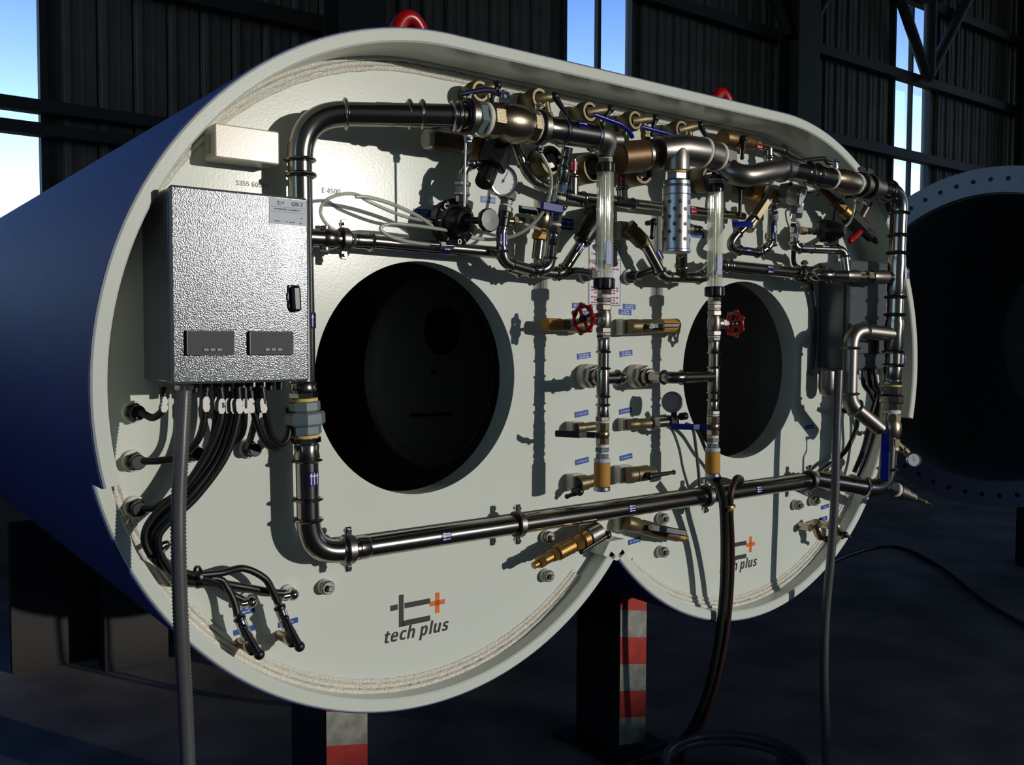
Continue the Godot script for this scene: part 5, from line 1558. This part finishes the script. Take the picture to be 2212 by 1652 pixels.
	t = thing("actuator_valve", "black boxy actuator hidden below the upper right run", "valve", Vector3(1.364, 2.096, 0.1))
	mb = Mb.new()
	mb.box(Transform3D(Basis(Vector3.BACK, -0.35), Vector3(1.372, 2.092, 0.1)), Vector3(0.06, 0.055, 0.05), 0.006)
	part("housing", mb, "black_plastic", t)
	g = thing("pressure_gauge", "tilted chrome-rimmed gauge below the upper right run", "gauge", Vector3(1.408, 2.03, 0.11))
	gauge(g, Vector3(1.381, 2.078, 0.15), Vector3(0.35, -0.3, 1), 0.036, 0.045, false, 0.3)
	pile(g, Vector3(1.4, 2.059, 0.115), Vector3(1.404, 1.922, 0.1), 440, 530, [["hex_nut", 440, 461, 0.024, "h", "grey_plastic"], ["stem", 461, 472, 0.016, "o", "steel_bright"], ["thread_tape", 472, 479, 0.0165, "c", "tape"], ["nipple", 482, 490, 0.018, "h", "black_plastic"], ["block", 489, 503, 0.0155, "c", "steel_bright"], ["hex_nut", 503, 513, 0.016, "h", "steel_bright"], ["pipe", 513, 530, 0.0135, "c", "steel_bright"]])
	t = thing("branch_pipe", "thin stainless branch pipe bending down in front of the right cabinet", "pipe", Vector3(1.405, 1.919, 0.1))
	run(t, [Vector3(1.404, 1.937, 0.1), Vector3(1.41, 1.913, 0.1), Vector3(1.587, 1.912, 0.17), Vector3(1.594, 1.83, 0.178)], 0.0145, 0.025)
	pile(t, Vector3(1.425, 1.917, 0.1), Vector3(1.587, 1.912, 0.17), 0, 100, [["thread_tape", 8, 12, 0.0165, "c", "tape"], ["socket", 12, 30, 0.0165, "s", "steel_dull"], ["press_bead", 30, 34, 0.0155, "b", "steel"]])
	arrows(t, Vector3(1.516, 1.913, 0.14), Vector3(1.41, 1.913, 0.1) - Vector3(1.587, 1.912, 0.17), 0.0148, Vector3(-0.2, 0, 1), "navy_label", 2, 0.034)
	t = thing("pressure_regulator", "black square-bodied regulator with hoses at the right", "regulator", Vector3(1.602, 1.983, 0.1))
	pile(t, Vector3(1.423, 1.974, 0.1), Vector3(1.52, 1.976, 0.11), 0, 100, [["nipple", 10, 40, 0.015, "h", "nickel"], ["hex_nut", 45, 65, 0.012, "h", "steel_bright"], ["hex_nut", 70, 92, 0.013, "h", "steel_bright"]])
	mb = Mb.new()
	mb.box(Transform3D(Basis(Vector3.UP, 0.3), Vector3(1.566, 1.979, 0.115)), Vector3(0.075, 0.075, 0.05), 0.012)
	mb.lathe(Vector3(1.558, 1.977, 0.13), Vector3(0.3, 0, 1), [Vector2(0, 0.04), Vector2(0.02, 0.036), Vector2(0.04, 0.026), Vector2(0.055, 0.014), Vector2(0.055, 0)], 24)
	part("regulator_body", mb, "black_plastic", t)
	t = thing("service_coupling", "black and brass quick coupling with a dark red grip slanting down at the far right", "coupling", Vector3(1.738, 2.007, 0.12))
	pile(t, Vector3(1.6, 2.14, 0.06), Vector3(1.839, 1.955, 0.14), 0, 100, [["pipe", 0, 24, 0.016, "c", "dark_brass"], ["union", 24, 40, 0.021, "h", "dark_brass"], ["yellow_band", 40, 54, 0.022, "c", "brass"], ["body", 50, 76, 0.032, "o", "matt_black"], ["neck", 76, 90, 0.02, "r", "matt_black"], ["tip", 90, 96, 0.012, "h", "dark_brass"], ["ring_pull", 96, 100, 0.008, "c", "brass"]])
	mb = Mb.new()
	mb.tube([Vector3(1.746, 1.99, 0.13), Vector3(1.655, 1.95, 0.15)], [0.01, 0.012], 12)
	mb.ball(Vector3(1.655, 1.95, 0.15), 0.012)
	part("grip", mb, "red_paint", t, "dark red grip")
	mb = Mb.new()
	mb.tube([Vector3(1.765, 2.042, 0.12), Vector3(1.844, 2.132, 0.12)], 0.012, 12)
	part("side_arm", mb, "steel_dull", t)

func build_hoses_and_cables() -> void:
	var t: Node3D
	var mb: Mb
	cable("clear_hose", "clear plastic hose looping widest to the left of the round regulator", [Vector3(-0.0124, 1.894, 0.062), Vector3(-0.1001, 1.9, 0.075), Vector3(-0.1916, 1.924, 0.08), Vector3(-0.228, 1.94, 0.075), Vector3(-0.271, 1.935, 0.07), Vector3(-0.3015, 1.917, 0.06), Vector3(-0.3074, 1.89, 0.055), Vector3(-0.2924, 1.864, 0.06), Vector3(-0.2604, 1.848, 0.06)], 0.0042, "clear_hose", "", "hose")
	cable("clear_hose", "clear plastic hose doubling back close to the regulator", [Vector3(-0.2333, 1.933, 0.085), Vector3(-0.1943, 1.934, 0.085), Vector3(-0.1288, 1.924, 0.08), Vector3(-0.051, 1.903, 0.07), Vector3(0.0131, 1.874, 0.065), Vector3(0.0944, 1.863, 0.07), Vector3(0.1641, 1.86, 0.085), Vector3(0.2205, 1.875, 0.12), Vector3(0.2656, 1.92, 0.15), Vector3(0.2846, 1.977, 0.17), Vector3(0.2882, 2.038, 0.165), Vector3(0.2487, 2.096, 0.16)], 0.0048, "clear_hose", "", "hose")
	cable("clear_hose", "clear plastic hose with a brass end lying across the supply pipe", [Vector3(0.0209, 1.873, 0.085), Vector3(-0.0699, 1.877, 0.09), Vector3(-0.1421, 1.876, 0.092), Vector3(-0.171, 1.864, 0.092), Vector3(-0.151, 1.848, 0.092), Vector3(-0.0961, 1.837, 0.09), Vector3(-0.0301, 1.834, 0.086)], 0.0045, "clear_hose", "", "hose")
	t = thing("hose_end", "small chrome hose end fitting on the supply pipe below the regulator", "fitting", Vector3(0.0004, 1.836, 0.085))
	pile(t, Vector3(-0.0315, 1.835, 0.086), Vector3(0.0412, 1.835, 0.086), 0, 100, [["barb", 0, 40, 0.006, "c", "steel_bright"], ["hex_nut", 40, 62, 0.011, "h", "steel_dull"], ["nipple", 62, 100, 0.006, "c", "steel_bright"]])
	cable("clear_hose", "clear plastic hose running from the gauge port towards the blue valve handle", [Vector3(0.2311, 1.907, 0.11), Vector3(0.2783, 1.899, 0.105), Vector3(0.317, 1.894, 0.1), Vector3(0.3461, 1.891, 0.09)], 0.004, "clear_hose", "", "hose")
	cable("thin_hose", "thin dark hose arching from the right run to the square regulator", [Vector3(1.652, 2.1, 0.17), Vector3(1.581, 2.088, 0.17), Vector3(1.566, 2.055, 0.15), Vector3(1.584, 2.003, 0.13)], 0.0042, "black_rubber", "", "hose")
	cable("clear_hose", "clear plastic hose hanging between the right clamps and the regulator", [Vector3(1.647, 2.075, 0.17), Vector3(1.64, 2.043, 0.17), Vector3(1.634, 2.012, 0.16), Vector3(1.614, 1.992, 0.15)], 0.0045, "clear_hose", "", "hose")
	cable("black_cable", "black cable dropping from the right branch pipe behind the slim supply pipe", [Vector3(1.446, 1.911, 0.07), Vector3(1.479, 1.867, 0.05), Vector3(1.557, 1.847, 0.03), Vector3(1.619, 1.793, 0.02), Vector3(1.651, 1.694, 0.015), Vector3(1.654, 1.56, 0.012), Vector3(1.64, 1.477, 0.012)], 0.008)
	# cables of the left cabinet
	var g := "cables under the left cabinet"
	t = cable("black_cable", "short black cable from the left cabinet to the topmost gland by the hood", [Vector3(-0.6844, 1.5, 0.1), Vector3(-0.6829, 1.469, 0.1), Vector3(-0.6838, 1.449, 0.09), Vector3(-0.6969, 1.435, 0.07), Vector3(-0.7116, 1.443, 0.05), Vector3(-0.7201, 1.445, 0.03)], 0.0078, "black_rubber", g)
	tag_on(t, Vector3(-0.6848, 1.464, 0.1)); gland(t, Vector3(-0.7185, 1.444, 0), Vector3.UP, 0.016)
	t = cable("black_cable", "black cable curving down left to the middle gland by the hood", [Vector3(-0.6006, 1.498, 0.11), Vector3(-0.6, 1.455, 0.11), Vector3(-0.611, 1.391, 0.1), Vector3(-0.6438, 1.352, 0.08), Vector3(-0.6857, 1.343, 0.06), Vector3(-0.7215, 1.343, 0.03)], 0.0078, "black_rubber", g)
	tag_on(t, Vector3(-0.6009, 1.462, 0.11)); gland(t, Vector3(-0.719, 1.34, 0), Vector3.UP, 0.016)
	t = cable("black_cable", "black cable bending to the lowest gland beside the hood step", [Vector3(-0.5741, 1.497, 0.105), Vector3(-0.5745, 1.453, 0.105), Vector3(-0.5865, 1.375, 0.1), Vector3(-0.6365, 1.288, 0.085), Vector3(-0.6835, 1.25, 0.065), Vector3(-0.703, 1.242, 0.05), Vector3(-0.7199, 1.244, 0.03)], 0.0078, "black_rubber", g)
	tag_on(t, Vector3(-0.5745, 1.461, 0.105)); gland(t, Vector3(-0.7175, 1.241, 0), Vector3.UP, 0.016)
	var ends := [
		[Vector3(-0.5565, 1.083, 0.05), Vector3(-0.5006, 1.087, 0.055), Vector3(-0.4542, 1.06, 0.06), Vector3(-0.4346, 1.028, 0.06), Vector3(-0.4204, 0.9958, 0.06)],
		[Vector3(-0.5549, 1.07, 0.045), Vector3(-0.536, 1.049, 0.05), Vector3(-0.5224, 1.017, 0.055), Vector3(-0.5162, 0.9857, 0.06)],
		[Vector3(-0.5428, 1.058, 0.04), Vector3(-0.4771, 1.035, 0.035), Vector3(-0.4199, 1.015, 0.03), Vector3(-0.395, 1.009, 0.03)],
		[Vector3(-0.5514, 1.055, 0.035), Vector3(-0.5183, 1.027, 0.03), Vector3(-0.5023, 1.016, 0.03), Vector3(-0.4927, 1.01, 0.03)]]
	var ends_say := ["cable of the bundle that arches highest to the right sampling valve", "cable of the bundle that ends at the left sampling valve", "cable of the bundle that runs straight to the right chrome plug", "cable of the bundle that ends at the left chrome plug"]
	var topsP := [Vector3(-0.5697, 1.497, 0.115), Vector3(-0.5502, 1.496, 0.1), Vector3(-0.5417, 1.496, 0.11), Vector3(-0.5333, 1.496, 0.12)]
	var mids := [[Vector3(-0.5683, 1.434, 0.115), Vector3(-0.5954, 1.356, 0.105), Vector3(-0.6446, 1.282, 0.095), Vector3(-0.6991, 1.234, 0.085), Vector3(-0.7197, 1.189, 0.08), Vector3(-0.6974, 1.137, 0.075), Vector3(-0.6404, 1.096, 0.06)], [Vector3(-0.5508, 1.432, 0.1), Vector3(-0.58, 1.349, 0.095), Vector3(-0.6363, 1.273, 0.09), Vector3(-0.6897, 1.223, 0.075), Vector3(-0.7061, 1.183, 0.065), Vector3(-0.6836, 1.13, 0.06), Vector3(-0.633, 1.085, 0.052)], [Vector3(-0.5423, 1.433, 0.11), Vector3(-0.5696, 1.349, 0.105), Vector3(-0.6299, 1.27, 0.1), Vector3(-0.6848, 1.221, 0.09), Vector3(-0.7035, 1.183, 0.085), Vector3(-0.6813, 1.136, 0.075), Vector3(-0.6321, 1.099, 0.065)], [Vector3(-0.5339, 1.433, 0.12), Vector3(-0.5601, 1.349, 0.115), Vector3(-0.6199, 1.267, 0.105), Vector3(-0.6784, 1.216, 0.1), Vector3(-0.6971, 1.181, 0.095), Vector3(-0.6769, 1.124, 0.085), Vector3(-0.632, 1.081, 0.07)]]
	for k in 4:
		var pts := [topsP[k]]
		pts.append_array(mids[k])
		pts.append_array(ends[k])
		t = cable("black_cable", "black " + ends_say[k], pts, 0.0082, "black_rubber", g)
		tag_on(t, topsP[k] - Vector3(0, 0.04, 0), 0.05 * (k - 1))
	for q in [[Vector3(-0.4724, 1, 0), "left chrome cable plug on the plate above the blue labels"], [Vector3(-0.3704, 1.001, 0), "right chrome cable plug on the plate above the blue labels"]]:
		t = thing("cable_plug", q[1], "plug", q[0])
		mb = Mb.new()
		mb.cyl(q[0], q[0] + Vector3(0, 0, 0.01), 0.02)
		part("weld_boss", mb, "white_paint", t)
		mb = Mb.new()
		mb.hex(q[0] + Vector3(0, 0, 0.01), q[0] + Vector3(0, 0, 0.024), 0.0155)
		mb.ball(q[0] + Vector3(0, 0, 0.028), 0.0145)
		mb.cyl(q[0] + Vector3(-0.025, 0, 0.028), q[0] + Vector3(0, 0, 0.028), 0.009)
		part("plug_body", mb, "steel_bright", t)
	for q in [[[Vector3(-0.5151, 1.495, 0.11), Vector3(-0.5156, 1.441, 0.11), Vector3(-0.5166, 1.389, 0.09), Vector3(-0.5471, 1.353, 0.06), Vector3(-0.5811, 1.344, 0.04), Vector3(-0.5925, 1.349, 0.02)], "short black cable dropping to the gland left of the grey union", Vector3(-0.593, 1.349, 0)], [[Vector3(-0.5007, 1.495, 0.105), Vector3(-0.4928, 1.44, 0.105), Vector3(-0.464, 1.376, 0.09), Vector3(-0.4319, 1.353, 0.07), Vector3(-0.4055, 1.361, 0.06), Vector3(-0.3863, 1.389, 0.05), Vector3(-0.3893, 1.443, 0.05)], "black cable looping back up beside the grey union", Vector3.ZERO], [[Vector3(-0.482, 1.494, 0.1), Vector3(-0.4827, 1.428, 0.09), Vector3(-0.4801, 1.374, 0.05), Vector3(-0.4771, 1.354, 0.02)], "short black cable dropping straight to a gland right of the bundle", Vector3(-0.4649, 1.349, 0)], [[Vector3(-0.4795, 1.495, 0.12), Vector3(-0.4736, 1.45, 0.12), Vector3(-0.4519, 1.387, 0.1), Vector3(-0.4218, 1.362, 0.08), Vector3(-0.3985, 1.376, 0.07), Vector3(-0.3871, 1.422, 0.06)], "rightmost black cable looping behind the grey union", Vector3.ZERO]]:
		t = cable("black_cable", q[1], q[0], 0.0078, "black_rubber", g)
		tag_on(t, q[0][0] - Vector3(0, 0.04, 0), 0.1)
		if q[2] != Vector3.ZERO: gland(t, q[2], Vector3.UP, 0.015)
	# ties round the bundle
	t = thing("cable_tie", "black cable tie holding the bundle at its lower bend", "cable tie", Vector3(-0.6862, 1.154, 0.07), "cable ties")
	mb = Mb.new()
	mb.lathe(Vector3(-0.6896, 1.157, 0.075), Vector3(0.55, -0.8, 0), [Vector2(-0.003, 0.024), Vector2(-0.003, 0.027), Vector2(0.003, 0.027), Vector2(0.003, 0.024)], 20)
	mb.box(frame(Vector3(-0.6807, 1.164, 0.09), Vector3(1, 1, 0.4)), Vector3(0.008, 0.006, 0.012), 0.001)
	part("tie_loop", mb, "black_plastic", t)
	t = thing("cable_tie", "black cable tie holding the bundle right of the left conduit", "cable tie", Vector3(-0.6021, 1.084, 0.055), "cable ties")
	mb = Mb.new()
	mb.lathe(Vector3(-0.6021, 1.083, 0.055), Vector3(1, -0.05, 0), [Vector2(-0.003, 0.022), Vector2(-0.003, 0.025), Vector2(0.003, 0.025), Vector2(0.003, 0.022)], 20)
	part("tie_loop", mb, "black_plastic", t)
	# corrugated conduits
	t = thing("corrugated_conduit", "grey corrugated conduit hanging straight from the left cabinet to the floor", "conduit", Vector3(-0.6753, 0.7405, 0.2))
	var e := Vector3(-0.6744, 0.7402, 0.2)
	ribbed(t, [Vector3(-0.6666, 1.501, 0.18), Vector3(-0.6694, 1.48, 0.185), Vector3(-0.6782, 1.389, 0.195), Vector3(-0.6866, 1.279, 0.2), Vector3(-0.6894, 1.169, 0.205), Vector3(-0.6865, 1.029, 0.205), Vector3(-0.6792, 0.8857, 0.2), e, Vector3(e.x + 0.01, 0.25, e.z + 0.01), Vector3(e.x + 0.05, 0.03, e.z + 0.05)], 0.0158, "conduit")
	mb = Mb.new()
	mb.hex(Vector3(-0.6666, 1.508, 0.18), Vector3(-0.6667, 1.496, 0.18), 0.018)
	part("conduit_nut", mb, "steel_bright", t)
	t = thing("corrugated_conduit", "grey corrugated conduit hanging from the right cabinet in front of the rim", "conduit", Vector3(1.65, 0.0672, 0.1))
	e = Vector3(1.564, 0.1129, 0.16)
	ribbed(t, [Vector3(1.574, 1.499, 0.17), Vector3(1.564, 1.42, 0.175), Vector3(1.552, 1.245, 0.18), Vector3(1.55, 1.054, 0.18), Vector3(1.542, 0.8607, 0.175), Vector3(1.532, 0.65, 0.165), Vector3(1.537, 0.4521, 0.16), Vector3(1.551, 0.2684, 0.16), e, Vector3(e.x + 0.02, 0.1, e.z), Vector3(e.x + 0.1, 0.02, e.z + 0.02)], 0.0158, "conduit")
	# cables of the right cabinet
	g = "cables under the right cabinet"
	for q in [[[Vector3(1.791, 1.499, 0.12), Vector3(1.805, 1.444, 0.12), Vector3(1.88, 1.403, 0.1), Vector3(1.938, 1.351, 0.08), Vector3(1.974, 1.259, 0.04), Vector3(1.991, 1.247, 0.01)], "left black cable under the right cabinet with a white tag"], [[Vector3(1.832, 1.499, 0.12), Vector3(1.846, 1.442, 0.12), Vector3(1.916, 1.405, 0.1), Vector3(1.899, 1.319, 0.09), Vector3(1.898, 1.213, 0.07), Vector3(1.864, 1.109, 0.05)], "middle black cable under the right cabinet with a white tag"], [[Vector3(1.868, 1.498, 0.12), Vector3(1.882, 1.442, 0.12), Vector3(1.934, 1.405, 0.1), Vector3(1.953, 1.281, 0.08), Vector3(1.928, 1.158, 0.06), Vector3(1.895, 1.089, 0.05)], "right black cable under the right cabinet with a white tag"]]:
		t = cable("black_cable", q[1], q[0], 0.0085, "black_rubber", g)
		tag_on(t, q[0][1] + Vector3(0, 0.02, 0), 0.15)
	cable("black_cable", "black cable sweeping down left from the right cabinet to the long pipe", [Vector3(1.724, 1.358, 0.05), Vector3(1.781, 1.343, 0.06), Vector3(1.84, 1.329, 0.07), Vector3(1.851, 1.267, 0.06), Vector3(1.802, 1.192, 0.05), Vector3(1.71, 1.147, 0.045), Vector3(1.633, 1.118, 0.04)], 0.0085, "black_rubber", g)
	t = thing("inlet_filter", "grey rounded inlet can hanging under the right cabinet", "filter", Vector3(1.664, 1.445, 0.06))
	mb = Mb.new()
	mb.lathe(Vector3(1.685, 1.494, 0.05), Vector3.DOWN, [Vector2(0, 0), Vector2(0, 0.03), Vector2(0.06, 0.032), Vector2(0.085, 0.026), Vector2(0.095, 0.012), Vector2(0.096, 0)], 24)
	part("can", mb, "steel_dull", t)
	# hoses over the long pipe
	var fl := Vector3(1.392, 0.02, -0.3874)
	cable("black_hose", "thick black hose draped over the long pipe down to the floor", [Vector3(0.9502, 1.175, 0.17), Vector3(0.9798, 1.137, 0.16), Vector3(1.018, 1.079, 0.14), Vector3(1.062, 0.9436, 0.11), Vector3(1.083, 0.7864, 0.09), Vector3(1.083, 0.6143, 0.07), Vector3(1.083, 0.449, 0.03), Vector3(1.111, 0.3066, -0.05), fl + Vector3(0.02, 0.05, 0.02), fl, Vector3(1.261, 0.02, -0.3641), Vector3(1.183, 0.02, -0.3834)], 0.013, "black_rubber", "", "hose")
	cable("brown_hose", "brown rubber hose looped over the long pipe beside the thick black hose", [Vector3(1.248, 1.118, 0.02), Vector3(1.198, 1.143, 0.06), Vector3(1.114, 1.156, 0.11), Vector3(1.068, 1.124, 0.13), Vector3(1.069, 1.064, 0.125), Vector3(1.109, 0.9207, 0.1), Vector3(1.135, 0.7593, 0.075), Vector3(1.135, 0.6002, 0.055), Vector3(1.126, 0.4361, 0.02), Vector3(1.151, 0.2839, -0.06), fl + Vector3(0.06, 0.04, 0.0), Vector3(1.337, 0.02, -0.3176)], 0.011, "brown_rubber", "", "hose")
	t = thing("hose_tie", "brass wire tie binding the two hoses under the long pipe", "tie", Vector3(1.056, 1.072, 0.13))
	mb = Mb.new()
	mb.lathe(Vector3(1.049, 1.076, 0.13), Vector3(0.05, -1, 0.1), [Vector2(-0.004, 0.022), Vector2(-0.004, 0.026), Vector2(0.004, 0.026), Vector2(0.004, 0.022)], 18)
	mb.ball(Vector3(1.027, 1.072, 0.158), 0.008)
	part("tie_loop", mb, "brass", t)
	cable("grey_cable", "thin grey cable hanging between the gauge and the long pipe", [Vector3(0.9311, 1.34, 0.06), Vector3(0.9612, 1.323, 0.06), Vector3(0.9885, 1.262, 0.05), Vector3(1.006, 1.194, 0.045), Vector3(1.033, 1.114, 0.03), Vector3(1.045, 1.089, 0.02)], 0.0052, "conduit")
	cable("black_cable", "black cable crossing the dark right manhole edge beside the right sight tube", [Vector3(0.9696, 1.33, 0.06), Vector3(1.007, 1.298, 0.05), Vector3(1.051, 1.242, 0.04), Vector3(1.106, 1.184, 0.03), Vector3(1.146, 1.119, 0.03)], 0.006, "black_rubber")
	# on the floor
	cable("floor_cable", "black cable snaking across the dark floor to the right edge", [Vector3(4.367, 0.012, -1.822), Vector3(4.878, 0.012, -1.94), Vector3(5.348, 0.012, -1.966), Vector3(5.432, 0.012, -1.786), Vector3(5.053, 0.012, -1.29), Vector3(4.467, 0.012, -0.7117), Vector3(4.094, 0.012, -0.2496)], 0.012, "black_rubber")
	t = thing("hose_coil", "coil of dark ribbed hose lying on the floor between the legs", "hose", Vector3(1.392, 0, -0.0974))
	var cc := Vector3(1.392, 0, -0.0974)
	var pts := []
	for i in 50:
		var a := TAU * i / 20.0
		var r := 0.25 - 0.012 * sin(i * 0.37)
		pts.append(cc + Vector3(cos(a) * r, 0.02 + 0.03 * i / 20.0, sin(a) * r))
	var cm := curve(pts, 3)
	mb = Mb.new()
	var rs := []
	for i in cm.size(): rs.append(0.017)
	mb.tube(cm, rs, 10)
	part("coiled_hose", mb, "conduit", t)

func build_boxes() -> void:
	build_cabinet("galvanised control cabinet with two dark displays at the left", -0.697, 1.509, 0.292, 0.391, 0.2, true)
	var q := Vector3(1.69, 1.498, 0)
	build_cabinet("galvanised control cabinet at the right behind the bypass pipe", q.x, q.y, 0.3, 0.39, 0.13, false)
	var t := thing("junction_box", "cream painted box with a slotted side above the left cabinet", "box", Vector3(-0.4655, 2.035, 0))
	var a := Vector3(-0.5599, 2.067, 0.07)
	var b := Vector3(-0.4142, 1.974, 0.07)
	var mb := Mb.new()
	mb.box(Transform3D(Basis(), Vector3((a.x + b.x) * 0.5, (a.y + b.y) * 0.5 + 0.004, 0.035)), Vector3(b.x - a.x, (a.y - b.y) - 0.02, 0.07), 0.003)
	part("cover", mb, "cream_paint", t)
	mb = Mb.new()
	mb.box(Transform3D(Basis(), Vector3(a.x - 0.001, (a.y + b.y) * 0.5, 0.03)), Vector3(0.004, 0.042, 0.022), 0.001)
	part("side_slot", mb, "stamp", t)

# a bright cloud bank low in the north and thin scattered cloud elsewhere
func clouds() -> Image:
	var im := Image.create(512, 256, false, Image.FORMAT_RGBA8)
	var f := FastNoiseLite.new()
	f.seed = 12
	f.frequency = 1.6
	f.fractal_octaves = 5
	for y in 256:
		var el := (0.5 - (y + 0.5) / 256.0) * PI
		for x in 512:
			var az := ((x + 0.5) / 512.0 - 0.5) * TAU
			var d := Vector3(sin(az) * cos(el), sin(el), -cos(az) * cos(el))
			var n := f.get_noise_3d(d.x * 1.5, d.y * 4.0, d.z * 1.5) * 0.5 + 0.5
			var bank := (1.0 - smoothstep(0.25, 0.5, az)) * smoothstep(-1.9, -1.4, az) * (1.0 - smoothstep(0.38, 0.62, el)) * smoothstep(-0.02, 0.03, el)
			var a := clampf(bank * (0.55 + 0.5 * n) + smoothstep(0.55, 0.85, n) * 0.08 * smoothstep(0.0, 0.2, el), 0.0, 1.0)
			im.set_pixel(x, y, Color(0.33, 0.37, 0.42, a) if el > -0.03 else Color(0, 0, 0, 0))
	return im

func _ready() -> void:
	var cam := Camera3D.new()
	cam.name = "camera"
	cam.fov = 44.182
	cam.transform = Transform3D(Basis(Vector3(0.79802, 0.00429, 0.60262), Vector3(0.02391, 0.99896, -0.03877), Vector3(-0.60216, 0.04534, 0.79709)).orthonormalized(), Vector3(-1.2789, 1.6001, 2.0795))
	cam.near = 0.05
	cam.far = 200
	add_child(cam)
	cam.current = true
	var env := Environment.new()
	env.background_mode = Environment.BG_SKY
	var sky := Sky.new()
	var sm := ProceduralSkyMaterial.new()
	sm.sky_top_color = Color(0.004, 0.030, 0.14).linear_to_srgb()
	sm.sky_horizon_color = Color(0.60, 0.90, 1.0).linear_to_srgb()
	sm.sky_curve = 0.08
	sm.sky_energy_multiplier = 1.0
	sm.ground_bottom_color = Color(0.02, 0.02, 0.02).linear_to_srgb()
	sm.ground_horizon_color = Color(0.12, 0.12, 0.12).linear_to_srgb()
	sm.ground_energy_multiplier = 1.0
	sm.sun_angle_max = 4.0
	sm.sky_cover = ImageTexture.create_from_image(clouds())
	sm.sky_cover_modulate = Color(1, 1, 1, 1)
	sky.sky_material = sm
	env.sky = sky
	env.background_energy_multiplier = 7.0
	env.tonemap_mode = Environment.TONE_MAPPER_LINEAR
	env.tonemap_exposure = 1.0
	env.sdfgi_enabled = true
	env.ssao_enabled = true
	env.ssil_enabled = true
	var we := WorldEnvironment.new()
	we.name = "environment"
	we.environment = env
	add_child(we)
	var sun := DirectionalLight3D.new()
	sun.name = "sun"
	sun.basis = Basis.looking_at(-Vector3(0.47, 0.155, 1.0).normalized())
	sun.light_color = Color(1.0, 0.972, 0.93)
	sun.light_energy = 0.6
	sun.light_angular_distance = 0.53
	sun.shadow_enabled = true
	add_child(sun)
	make_materials()
	build_hall()
	var ch := build_chamber()
	build_flange()
	build_plate_details(ch)
	build_boxes()
	build_main_pipes()
	build_small_pipes()
	sight_tube("left sight tube with glass column, red handwheel and yellow filter end", Vector3(0.4741, 2.088, 0.175), Vector3(0.471, 1.186, 0.175), -1.0)
	sight_tube("right sight tube with glass column, red handwheel in front of the right manhole", Vector3(0.9327, 2.08, 0.165), Vector3(0.9367, 1.184, 0.165), 1.0)
	build_plate_valves()
	build_hoses_and_cables()
